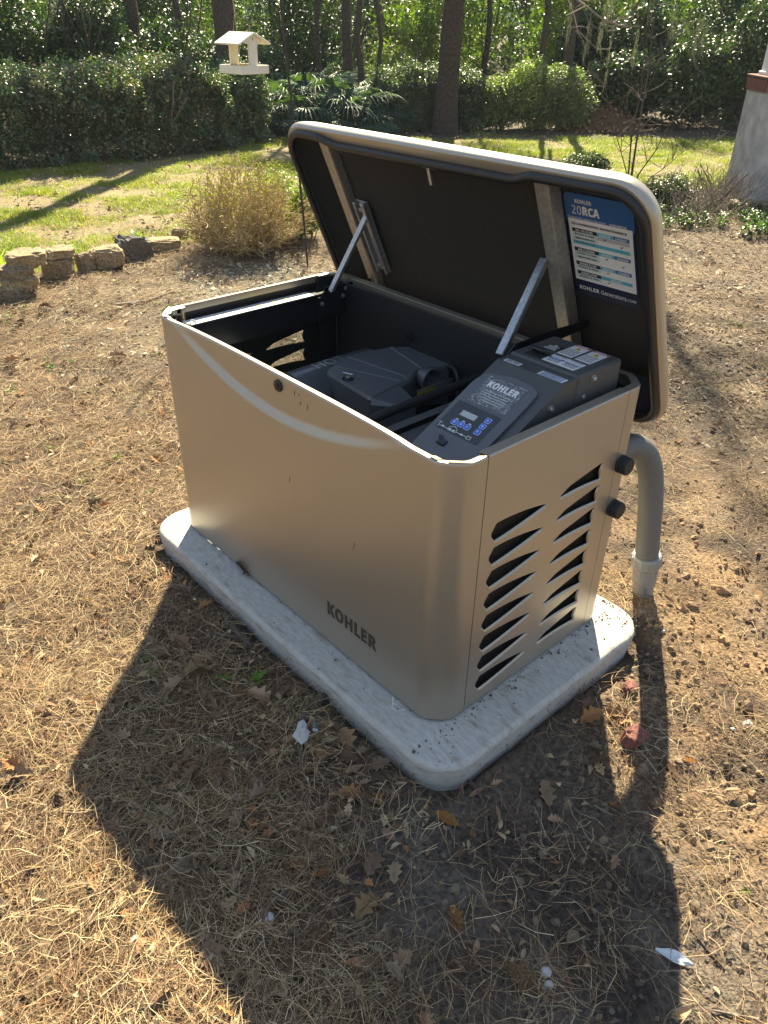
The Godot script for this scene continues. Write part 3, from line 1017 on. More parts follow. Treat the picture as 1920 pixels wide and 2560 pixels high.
	for q in [[-0.193, 0.200, 0], [-0.1745, 0.199, 0], [-0.156, 0.199, 1], [-0.126, 0.163, 2], [-0.126, 0.181, 0], [-0.126, 0.199, 3]]:
		var b: MeshInstance3D = decal.call("button", q[0] - 0.0075, q[0] + 0.0075, q[1] - 0.0072, q[1] + 0.0072, 0.0068, M.button_ring, keypad, 0.003)
		decal.call("button_face", q[0] - 0.006, q[0] + 0.006, q[1] - 0.0057, q[1] + 0.0057, 0.0075, M.button_blue, keypad, 0.002)
		var sy := Geo.new()
		var x: float = q[0]
		var t: float = q[1]
		match q[2]:
			0: sy.prism(rrect(x - 0.0028, x + 0.0028, t - 0.0028, t + 0.0028, 0.0026, 3), func(p: Vector2): return at.call(p.x, p.y, 0.0082), nn * 0.0003)
			1: sy.tri(at.call(x - 0.0022, t - 0.003, 0.0085), at.call(x - 0.0022, t + 0.003, 0.0085), at.call(x + 0.0032, t, 0.0085), nn)
			2: sy.tri(at.call(x - 0.0035, t + 0.0025, 0.0085), at.call(x + 0.0035, t + 0.0025, 0.0085), at.call(x, t - 0.003, 0.0085), nn)
			3: sy.tri(at.call(x - 0.0035, t - 0.0025, 0.0085), at.call(x + 0.0035, t - 0.0025, 0.0085), at.call(x, t + 0.003, 0.0085), nn)
		part("button_symbol", sy, M.button_ring, keypad)
	for q in [[-0.193, 0.190], [-0.1745, 0.189], [-0.156, 0.189]]:
		decal.call("status_light", q[0] - 0.003, q[0] + 0.003, q[1] - 0.0012, q[1] + 0.0012, 0.0068, M.label_white, keypad)
	# line diagram: pylon, house, machine
	var dg := Geo.new()
	for q in [[-0.222, 0.212, -0.222, 0.226], [-0.227, 0.2135, -0.217, 0.2135], [-0.220, 0.222, -0.192, 0.222], [-0.193, 0.224, -0.193, 0.216], [-0.193, 0.216, -0.182, 0.209], [-0.182, 0.209, -0.171, 0.216], [-0.171, 0.216, -0.171, 0.224], [-0.193, 0.224, -0.171, 0.224], [-0.171, 0.221, -0.138, 0.221], [-0.138, 0.217, -0.138, 0.225], [-0.138, 0.217, -0.128, 0.217], [-0.128, 0.217, -0.128, 0.225], [-0.138, 0.225, -0.128, 0.225]]:
		dg.bar(at.call(q[0], q[1], 0.0069), at.call(q[2], q[3], 0.0069), nn, 0.0006, 0.001)
	part("line_diagram", dg, M.label_white, keypad)
	for q in [-0.209, -0.187, -0.177, -0.153]:
		decal.call("status_light", q - 0.003, q + 0.003, 0.2195, 0.2235, 0.0076, M.label_white, keypad, 0.0012)
	# service port cover
	c = Geo.new()
	c.box(Transform3D(slope, at.call(-0.179, 0.258, 0.0085)), Vector3(0.022, 0.016, 0.006), 0.0015)
	c.box(Transform3D(slope * Basis(Vector3.RIGHT, 0.5), at.call(-0.187, 0.250, 0.0125)), Vector3(0.013, 0.009, 0.003), 0.001)
	part("port_cover", c, M.black_gloss, plate)
	# hex bolts on its right side
	for q in [[0.840, -0.489, 0.0036], [0.802, -0.462, 0.0], [0.806, -0.348, 0.0]]:
		c = Geo.new()
		var p := Vector3(xr + q[2], q[0], q[1])
		c.cyl(p, p + Vector3(0.0012, 0, 0), 0.0085, 18, 0.0003)
		c.cyl(p + Vector3(0.0012, 0, 0), p + Vector3(0.0065, 0, 0), 0.0062, 6, 0.0008)
		part("hex_bolt", c, M.galv, body)

func build_hood(g: Node3D) -> void:
	var b := 0.42393
	var O := Vector3(0, 0.6392, -0.76366)
	var T := Vector3(0, cos(b), sin(b))
	var N := Vector3(0, -sin(b), cos(b))
	var hb := Basis(Vector3(1, 0, 0), T, N)
	var at := func(x: float, t: float, w: float) -> Vector3: return O + T * t + N * w + Vector3(x, 0, 0)
	var X0 := -1.222
	var X1 := 0.010
	var T0 := -0.008
	var T1 := 0.668
	var ring := func(inset: float, w: float, r: float) -> PackedVector3Array:
		var o := PackedVector3Array()
		for p in rrect(X0 + inset, X1 - inset, T0 + inset, T1 - inset, r, 8):
			o.append(at.call(p.x, p.y, w))
		return o
	# outer shell, lip to crown
	var s := Geo.new()
	s.loft([ring.call(0.030, -0.002, 0.062), ring.call(0.012, 0.0, 0.08), ring.call(0.006, -0.0008, 0.085)], true, N)
	s.loft([ring.call(0.006, -0.0008, 0.085), ring.call(0.002, -0.004, 0.088), ring.call(0.0, -0.010, 0.09), ring.call(0.001, -0.020, 0.09), ring.call(0.007, -0.034, 0.09), ring.call(0.018, -0.054, 0.09), ring.call(0.033, -0.074, 0.09), ring.call(0.055, -0.091, 0.08), ring.call(0.085, -0.102, 0.07)])
	s.loft([ring.call(0.085, -0.102, 0.07), ring.call(0.14, -0.109, 0.06), ring.call(0.30, -0.114, 0.04)], true, -N)
	s.fan(ring.call(0.30, -0.114, 0.04), -N)
	var hood := part("hood", s, M.champagne, g, "open hood tilted up on two struts with a black lined underside")
	# inner lining
	s = Geo.new()
	var inner := [ring.call(0.030, -0.004, 0.06), ring.call(0.034, -0.03, 0.06), ring.call(0.052, -0.066, 0.06), ring.call(0.075, -0.088, 0.055)]
	s.loft(inner, true, Vector3.ZERO)
	for k in s.n.size(): s.n[k] = -s.n[k]
	for k in range(0, s.i.size(), 3):
		var tmp := s.i[k + 1]
		s.i[k + 1] = s.i[k + 2]
		s.i[k + 2] = tmp
	s.fan(inner[-1], N)
	part("hood_lining", s, M.liner_matt, hood)
	# foam panel between the rails
	s = Geo.new()
	s.box(Transform3D(hb, at.call(-0.690, 0.315, -0.073)), Vector3(0.74, 0.56, 0.022), 0.004)
	part("foam_panel", s, M.foam, hood)
	s = Geo.new()
	s.box(Transform3D(hb, at.call(-1.142, 0.300, -0.080)), Vector3(0.016, 0.52, 0.010), 0.002)
	part("edge_strip", s, M.liner_matt, hood)
	# rubber seal round the opening; it steps in along the front edge
	var path := PackedVector2Array()
	var raw := rrect(X0 + 0.020, X1 - 0.018, T0 + 0.02, T1 - 0.022, 0.075, 8)
	for k in raw.size():
		path.append(raw[k])
		var q := raw[(k + 1) % raw.size()]
		var m := int(raw[k].distance_to(q) / 0.02)
		for j in range(1, m): path.append(raw[k].lerp(q, float(j) / m))
	var seal_rings := []
	var pts := PackedVector3Array()
	for p in path:
		var dip := 0.0
		if p.y > 0.5: dip = 0.0165 * smoothstep(-1.06, -0.965, p.x) * smoothstep(-0.285, -0.345, p.x)
		pts.append(at.call(p.x, p.y - dip, 0.004))
	for k in pts.size():
		var d := (pts[(k + 1) % pts.size()] - pts[(k + pts.size() - 1) % pts.size()]).normalized()
		var x := d.cross(N).normalized()
		var rg := PackedVector3Array()
		for j in 10:
			var a := TAU * j / 10.0
			rg.append(pts[k] + (x * cos(a) + N * sin(a)) * 0.0105)
		seal_rings.append(rg)
	seal_rings.append(seal_rings[0])
	s = Geo.new()
	s.loft(seal_rings)
	part("rubber_seal", s, M.seal, hood)
	# two channel rails
	for q in [-1.100, -0.306]:
		s = Geo.new()
		s.box(Transform3D(hb, at.call(q, 0.31, -0.0415)), Vector3(0.038, 0.585, 0.003), 0.001)
		s.box(Transform3D(hb, at.call(q - 0.0175, 0.31, -0.063)), Vector3(0.003, 0.583, 0.039), 0.001)
		s.box(Transform3D(hb, at.call(q + 0.0175, 0.31, -0.063)), Vector3(0.003, 0.583, 0.039), 0.001)
		part("rail", s, M.galv_rail, hood)
		if q > -0.5: continue
		s = Geo.new()
		s.box(Transform3D(hb, at.call(q + 0.035, 0.31, -0.070)), Vector3(0.030, 0.585, 0.003), 0.001)
		part("rail_flange", s, M.liner_matt, hood)
		for t in [0.56, 0.30, 0.06]:
			s = Geo.new()
			s.cyl(at.call(q + 0.035, t, -0.0685), at.call(q + 0.035, t, -0.064), 0.006, 6, 0.001)
			part("bolt", s, M.galv_dark, hood)
	# slotted track for the left strut
	s = Geo.new()
	s.box(Transform3D(hb, at.call(-1.025, 0.300, -0.052)), Vector3(0.052, 0.245, 0.004), 0.001)
	s.box(Transform3D(hb, at.call(-1.046, 0.300, -0.043)), Vector3(0.008, 0.245, 0.018), 0.002)
	s.box(Transform3D(hb, at.call(-1.004, 0.300, -0.043)), Vector3(0.008, 0.245, 0.018), 0.002)
	s.box(Transform3D(hb, at.call(-1.025, 0.300, -0.047)), Vector3(0.012, 0.235, 0.008), 0.003)
	part("strut_track", s, M.galv, hood)
	for t in [0.395, 0.200]:
		s = Geo.new()
		s.cyl(at.call(-1.036, t, -0.050), at.call(-1.036, t, -0.041), 0.0075, 6, 0.001)
		part("bolt", s, M.galv, hood)
	# latch: a small T-shaped keeper
	s = Geo.new()
	s.box(Transform3D(hb, at.call(-0.660, 0.594, -0.036)), Vector3(0.052, 0.011, 0.010), 0.001)
	s.bar(at.call(-0.660, 0.600, -0.034), at.call(-0.648, 0.553, -0.020), N, 0.009, 0.009, 0.001)
	part("latch_keeper", s, M.galv, hood)
	# instruction sticker
	var w := -0.0872
	var card := func(called: String, x0: float, x1: float, t0: float, t1: float, up: float, m: Material, parent: Node, r := 0.0) -> MeshInstance3D:
		var q := Geo.new()
		if r > 0.0:
			q.prism(rrect(x0, x1, t0, t1, r, 5), func(p: Vector2): return at.call(p.x, p.y, w + up), N * 0.0004)
		else:
			q.box(Transform3D(hb, at.call((x0 + x1) * 0.5, (t0 + t1) * 0.5, w + up + 0.0002)), Vector3(x1 - x0, t1 - t0, 0.0004))
		return part(called, q, m, parent)
	var sx0 := -0.288
	var sx1 := -0.098
	var base: MeshInstance3D = card.call("maintenance_sticker", sx0, sx1, 0.278, 0.562, 0.0, M.label_navy, hood, 0.016)
	card.call("blue_header", sx0 + 0.002, sx1 - 0.002, 0.480, 0.559, 0.0005, M.label_blue, base, 0.014)
	card.call("white_field", sx0 + 0.008, sx1 - 0.008, 0.325, 0.494, 0.0010, M.label_white, base)
	var line := func(str: String, h: float, x: float, t: float, m: Material, wd: float, wt := 400) -> void:
		text(str, h, m, base, Transform3D(hb, at.call(x, t, w + 0.0022)), "lettering", wt, "Droid Sans", wd)
	line.call("KOHLER", 0.0095, -0.232, 0.541, M.label_white, 0.045, 700)
	line.call("20", 0.0205, -0.252, 0.518, M.label_white, 0.026)
	line.call("RCA", 0.0205, -0.214, 0.518, M.label_white, 0.046, 700)
	line.call("For manuals, videos, registration, FAQ, and more:", 0.0042, -0.226, 0.4985, M.label_white, 0.105)
	line.call("SCAN ABOVE", 0.005, -0.142, 0.4985, M.label_white, 0.045, 700)
	line.call("RECOMMENDED MAINTENANCE", 0.0058, -0.196, 0.482, M.label_ink, 0.150, 700)
	var groups := [[0.470, "OIL / OIL FILTER", "CHECK", "CHANGE", 3], [0.418, "AIR CLEANER", "CHECK", "CHANGE", 2], [0.379, "SPARK PLUG", "CHECK GAP", "CHANGE", 1], [0.352, "AIRFLOW", "REMOVE DEBRIS", "", 1]]
	for q in groups:
		var t: float = q[0]
		card.call("black_bar", sx0 + 0.016, -0.203, t - 0.0095, t, 0.0015, M.label_black, base)
		card.call("teal_bar", -0.203, -0.158 if q[3] != "" else -0.116, t - 0.0095, t, 0.0015, M.label_teal, base)
		line.call(q[1], 0.0052, -0.238, t - 0.0048, M.label_white, 0.048, 700)
		line.call(q[2], 0.0052, -0.181 if q[3] != "" else -0.16, t - 0.0048, M.label_white, 0.030, 700)
		if q[3] != "":
			card.call("blue_bar", -0.158, -0.116, t - 0.0095, t, 0.0015, M.label_blue, base)
			line.call(q[3], 0.0052, -0.137, t - 0.0048, M.label_white, 0.031, 700)
		for k in q[4]:
			var ty: float = t - 0.015 - 0.0105 * k
			card.call("pale_bar", sx0 + 0.016, -0.203, ty - 0.0045, ty + 0.0048, 0.0015, M.label_pale, base)
			line.call(["EVERY 8 HRS", "ANNUALLY OR EVERY 100 HRS", "FULL SYNTHETIC OIL"][k], 0.0044, -0.238, ty, M.label_ink, 0.055, 700)
			var cx := -0.181 if k == 0 else -0.137
			var ck := Geo.new()
			ck.bar(at.call(cx - 0.003, ty + 0.001, w + 0.002), at.call(cx - 0.001, ty - 0.0025, w + 0.002), N, 0.0006, 0.0014)
			ck.bar(at.call(cx - 0.001, ty - 0.0025, w + 0.002), at.call(cx + 0.004, ty + 0.003, w + 0.002), N, 0.0006, 0.0014)
			part("check_mark", ck, M.label_black, base)
	card.call("teal_bar", sx0 + 0.016, -0.116, 0.4285, 0.4375, 0.0019, M.label_teal, base)
	card.call("grey_bar", -0.203, -0.116, 0.4495, 0.459, 0.0012, M.label_grey, base)
	line.call("KOHLER", 0.011, -0.243, 0.303, M.label_white, 0.058, 700)
	line.call("Generators", 0.011, -0.172, 0.303, M.label_white, 0.072)
	line.call(".COM", 0.007, -0.122, 0.302, M.label_white, 0.026)
	# struts
	s = Geo.new()
	s.bar(Vector3(-1.09, 0.772, -0.561), Vector3(-1.010, 1.014, -0.648), Vector3(1, 0, 0), 0.019, 0.003, 0.001)
	s.bar(Vector3(-1.0815, 0.772, -0.566), Vector3(-1.0015, 1.014, -0.653), Vector3(0, 0.35, 1), 0.011, 0.002, 0.0008)
	part("strut", s, M.galv, g)
	s = Geo.new()
	s.bar(Vector3(-0.300, 0.826, -0.462), Vector3(-0.330, 1.021, -0.633), Vector3(1, 0, 0), 0.022, 0.003, 0.001)
	s.bar(Vector3(-0.2905, 0.822, -0.466), Vector3(-0.3205, 1.017, -0.637), Vector3(0, 0.7, 0.7), 0.018, 0.002, 0.0008)
	part("strut", s, M.galv, g)

# ---------------------------------------------------------------- materials
func build_materials() -> void:
	var fine := grain(0.02, 0.86, 1.0, 3)
	var speck := grain(0.08, 0.55, 1.0, 4, 512, 5)
	var m := mat("champagne", Color(0.425, 0.378, 0.305), 0.37, 0.62)
	m.clearcoat_enabled = true
	m.clearcoat = 0.7
	m.clearcoat_roughness = 0.35
	tri_map(m, 9.0, grain(0.25, 0.965, 1.0, 11, 256, 2), bumps(0.45, 0.6, 12, 256, 2), 0.05)
	m = mat("liner", Color(0.012, 0.013, 0.015), 0.5)
	m = mat("liner_matt", Color(0.013, 0.013, 0.014), 0.7)
	m = mat("foam", Color(0.019, 0.0175, 0.0165), 0.85)
	tri_map(m, 2.0, fine, bumps(0.12, 2.0, 14, 256, 3), 0.4)
	mat("black", Color(0.012, 0.012, 0.013), 0.55)
	mat("black_gloss", Color(0.012, 0.013, 0.016), 0.28)
	m = mat("plastic", Color(0.088, 0.095, 0.108), 0.34)
	tri_map(m, 12.0, null, bumps(0.15, 2.0, 15, 256, 2), 0.25)
	m = mat("controller", Color(0.062, 0.064, 0.068), 0.45)
	tri_map(m, 14.0, null, bumps(0.2, 1.5, 16, 256, 2), 0.2)
	mat("rubber", Color(0.016, 0.017, 0.018), 0.6)
	mat("seal", Color(0.014, 0.014, 0.015), 0.38)
	m = mat("muffler", Color(0.10, 0.11, 0.125), 0.30, 0.5)
	m = mat("galv", Color(0.62, 0.64, 0.66), 0.36, 0.85)
	tri_map(m, 14.0, grain(0.03, 0.70, 1.0, 17, 256, 3, FastNoiseLite.TYPE_CELLULAR), null, 1.0)
	m = mat("galv_rail", Color(0.60, 0.58, 0.52), 0.42, 0.7)
	tri_map(m, 10.0, grain(0.03, 0.75, 1.0, 18, 256, 3, FastNoiseLite.TYPE_CELLULAR), null, 1.0)
	m = mat("galv_dark", Color(0.16, 0.165, 0.17), 0.4, 0.6)
	mat("yellow_zinc", Color(0.62, 0.52, 0.08), 0.35, 0.6)
	mat("logo_dark", Color(0.055, 0.045, 0.035), 0.5)
	mat("label_white", Color(0.72, 0.72, 0.72), 0.4)
	mat("label_silver", Color(0.68, 0.70, 0.71), 0.3, 0.1)
	mat("label_grey", Color(0.42, 0.42, 0.43), 0.5)
	mat("label_yellow", Color(0.75, 0.55, 0.03), 0.4)
	mat("label_red", Color(0.42, 0.03, 0.03), 0.4)
	mat("label_blue", Color(0.035, 0.11, 0.30), 0.3)
	mat("label_navy", Color(0.012, 0.02, 0.05), 0.25)
	mat("label_teal", Color(0.09, 0.40, 0.52), 0.35)
	mat("label_pale", Color(0.50, 0.60, 0.60), 0.4)
	mat("label_black", Color(0.015, 0.015, 0.016), 0.4)
	mat("label_ink", Color(0.06, 0.06, 0.07), 0.5)
	m = mat("foil", Color(0.50, 0.53, 0.56), 0.26, 0.15)
	tri_map(m, 9.0, grain(0.05, 0.25, 1.0, 19, 256, 4), bumps(0.06, 8.0, 20, 256, 4), 0.9)
	mat("keypad", Color(0.030, 0.034, 0.042), 0.35)
	mat("lcd", Color(0.42, 0.46, 0.44), 0.18)
	mat("button_ring", Color(0.45, 0.58, 0.95), 0.4)
	mat("button_blue", Color(0.03, 0.10, 0.55), 0.3)
	mat("white_film", Color(0.70, 0.72, 0.74), 0.35)
	m = mat("concrete", Color(0.53, 0.515, 0.475), 0.93)
	tri_map(m, 1.6, grain(0.035, 0.84, 1.0, 21, 1024, 7), bumps(0.22, 2.0, 22, 512, 5), 0.22)
	m.uv1_scale = Vector3(0.7, 2.6, 2.0)
	m.detail_enabled = true
	m.detail_mask = grain(0.012, -1.3, 0.85, 23, 1024, 7)
	m.detail_albedo = tinted(0.06, Color(0.60, 0.50, 0.38), Color(0.92, 0.87, 0.78), 24)
	m.detail_blend_mode = BaseMaterial3D.BLEND_MODE_MUL
	mat("grey_pvc", Color(0.135, 0.135, 0.13), 0.42)
	mat("pale_pvc", Color(0.25, 0.257, 0.26), 0.38)
	m = mat("ground", Color(1, 1, 1), 0.95)
	m.vertex_color_use_as_albedo = true
	tri_map(m, 1.7, grain(0.03, 0.45, 1.25, 31, 1024, 6), bumps(0.05, 9.0, 32, 1024, 6), 1.1, null, true)
	m = mat("needles", Color(1, 1, 1), 0.7, 0.0, 0.25)
	m.vertex_color_use_as_albedo = true
	m.backlight_enabled = true
	m.backlight = Color(0.25, 0.25, 0.25)
	m = mat("chip", Color(1, 1, 1), 0.85)
	m.vertex_color_use_as_albedo = true
	m = mat("foliage", Color(1, 1, 1), 0.42)
	m.vertex_color_use_as_albedo = true
	m.backlight_enabled = true
	m.backlight = Color(0.75, 0.92, 0.28)
	m = mat("gloss_foliage", Color(1, 1, 1), 0.40)
	m.vertex_color_use_as_albedo = true
	m.backlight_enabled = true
	m.backlight = Color(0.62, 0.76, 0.28)
	m = mat("grass", Color(1, 1, 1), 0.5)
	m.vertex_color_use_as_albedo = true
	m.backlight_enabled = true
	m.backlight = Color(0.95, 1.0, 0.22)
	m = mat("bark", Color(0.155, 0.115, 0.085), 0.95)
	m.uv1_scale = Vector3(1, 1, 1)
	tri_map(m, 2.2, grain(0.03, 0.35, 1.1, 33, 512, 5), bumps(0.05, 12.0, 34, 512, 5), 1.2)
	m.uv1_scale = Vector3(5.0, 1.2, 5.0)
	mat("twig", Color(0.43, 0.33, 0.155), 0.8)
	mat("twig_dark", Color(0.085, 0.065, 0.05), 0.85)
	mat("twig_grey", Color(0.21, 0.17, 0.13), 0.9)
	m = mat("moss", Color(0.30, 0.31, 0.22), 0.9)
	m.backlight_enabled = true
	m.backlight = Color(0.6, 0.62, 0.4)
	for q in [["stone", 0.34, 0.255, 0.155], ["stone_tan", 0.46, 0.345, 0.19], ["stone_dark", 0.20, 0.175, 0.145]]:
		m = mat(q[0], Color(q[1], q[2], q[3]), 0.9)
		tri_map(m, 5.0, grain(0.02, 0.5, 1.1, 35, 512, 5), bumps(0.05, 7.0, 36, 512, 5), 1.0)
	m = mat("stucco", Color(0.56, 0.55, 0.52), 0.92)
	tri_map(m, 0.55, grain(0.008, 0.74, 1.0, 37, 1024, 6), bumps(0.10, 3.0, 38, 512, 4), 0.4)
	m = mat("brick", Color(0.26, 0.10, 0.075), 0.85)
	tri_map(m, 6.0, grain(0.03, 0.6, 1.05, 39, 512, 5), bumps(0.06, 6.0, 40, 512, 4), 0.7)
	mat("mortar", Color(0.30, 0.28, 0.25), 0.95)
	m = mat("white_paint", Color(0.72, 0.72, 0.70), 0.55)
	m = mat("cream_paint", Color(0.80, 0.775, 0.64), 0.5)
	tri_map(m, 8.0, grain(0.02, 0.94, 1.0, 41, 256, 4))
	m = mat("seed", Color(0.45, 0.36, 0.20), 0.8)
	m = mat("iron", Color(0.028, 0.022, 0.018), 0.6)
	mat("wire", Color(0.35, 0.33, 0.28), 0.5, 0.5)
	for q in [["leaf_tan", 0.34, 0.23, 0.115], ["leaf_pale", 0.36, 0.28, 0.165], ["leaf_brown", 0.20, 0.12, 0.065], ["leaf_dark", 0.13, 0.08, 0.05], ["leaf_orange", 0.36, 0.17, 0.055], ["leaf_grey", 0.22, 0.165, 0.115], ["leaf_yellow", 0.52, 0.42, 0.10]]:
		m = mat(q[0], Color(q[1], q[2], q[3]), 0.8, 0.0, 0.2)
		tri_map(m, 22.0, grain(0.03, 0.6, 1.05, 42, 256, 4), bumps(0.05, 5.0, 43, 256, 4), 0.6)
		m.backlight_enabled = true
		m.backlight = Color(0.35, 0.3, 0.2)
	m = mat("stick", Color(0.15, 0.11, 0.08), 0.9)
	tri_map(m, 14.0, grain(0.03, 0.5, 1.1, 44, 256, 4), bumps(0.06, 7.0, 45, 256, 4), 0.9)
	mat("white_chalk", Color(0.46, 0.45, 0.43), 0.95)
	m = mat("clear_film", Color(0.60, 0.63, 0.66), 0.2)

# ---------------------------------------------------------------- ground
func build_ground() -> void:
	var g := Geo.new()
	g.use_c = true
	var radii := [0.0]
	var r := 0.35
	while r < 140.0:
		radii.append(r)
		r *= 1.0115 if r < 7.0 else (1.03 if r < 24.0 else 1.15)
	var seg := 560
	var soil := Color(0.088, 0.060, 0.040)
	for k in radii.size():
		for j in seg + 1:
			var a := TAU * j / seg
			var p := Vector3(cos(a) * radii[k], 0, sin(a) * radii[k])
			var fr: bool = p.z < 0.6 and absf(p.x) < 0.75 * absf(p.z) + 1.6
			if fr and radii[k] < 20.0:
				p.y = gh(p.x, p.z)
			g.v.append(p)
			g.n.append(Vector3.UP)
			g.uv.append(Vector2(p.x, p.z))
			var c := Color(0.20, 0.15, 0.085)
			if fr and radii[k] < 20.0:
				var w := n2.get_noise_2d(p.x * 5.0, p.z * 5.0)
				c = soil
				var b := bare(p.x, p.z)
				c = c.lerp(Color(0.150, 0.122, 0.095), b * 0.9)
				c = c.lerp(Color(0.115, 0.075, 0.042), clampf(straw(p.x, p.z) - 0.35, 0.0, 0.6))
				c = c.lerp(Color(0.29, 0.18, 0.088), sand(p.x, p.z) * 0.85)
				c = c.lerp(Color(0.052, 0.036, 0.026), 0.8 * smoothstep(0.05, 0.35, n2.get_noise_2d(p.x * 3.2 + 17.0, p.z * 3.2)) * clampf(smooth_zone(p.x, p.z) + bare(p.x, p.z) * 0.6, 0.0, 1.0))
				c = c.lerp(Color(0.30, 0.275, 0.195) if p.x < 0.6 else Color(0.17, 0.135, 0.095), chips(p.x, p.z) * 0.8)
				c = c.lerp(Color(0.32, 0.25, 0.12), lawn(p.x, p.z) * 0.9)
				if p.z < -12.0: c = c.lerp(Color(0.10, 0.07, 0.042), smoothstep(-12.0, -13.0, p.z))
				var q := 1.0 + 0.35 * w
				c = Color(c.r * q, c.g * q, c.b * q)
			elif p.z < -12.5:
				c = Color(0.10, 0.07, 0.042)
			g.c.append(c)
	for k in radii.size() - 1:
		for j in seg:
			var a := k * (seg + 1) + j
			var b := a + 1
			var d := a + seg + 2
			var e := a + seg + 1
			g.i.append_array(PackedInt32Array([a, b, d]))
			g.i.append_array(PackedInt32Array([a, d, e]))
	# smooth normals from the rings
	var st := seg + 1
	for k in range(1, radii.size() - 1):
		for j in st:
			var j0 := (j + seg - 1) % seg
			var j1 := (j + 1) % seg
			var q := (g.v[k * st + j1] - g.v[k * st + j0]).cross(g.v[(k + 1) * st + j] - g.v[(k - 1) * st + j])
			if q.y < 0.0: q = -q
			g.n[k * st + j] = q.normalized() if q.length_squared() > 1e-14 else Vector3.UP
	for k in range(0, g.i.size(), 3):
		if (g.v[g.i[k + 1]] - g.v[g.i[k]]).cross(g.v[g.i[k + 2]] - g.v[g.i[k]]).y > 0.0:
			var t := g.i[k + 1]
			g.i[k + 1] = g.i[k + 2]
			g.i[k + 2] = t
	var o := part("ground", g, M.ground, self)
	tag(o, "bare brown earth, sand and lawn soil of the yard", "ground", "", "structure")

func under_pad(p: Vector3, m := 0.0) -> bool:
	var q := world_to_gen(p)
	return q.x > -1.26 - m and q.x < 0.115 + m and q.z > -0.735 - m and q.z < 0.095 + m

func spot(zn: float, zf: float, ex := 0.9) -> Vector3:   # a random place on the visible ground, nearer ones likelier
	var z := -(zn + (zf - zn) * pow(rng.randf(), ex))
	var h := 0.60 * absf(z) + 0.85
	return Vector3(rnd(-h, h), 0, z)

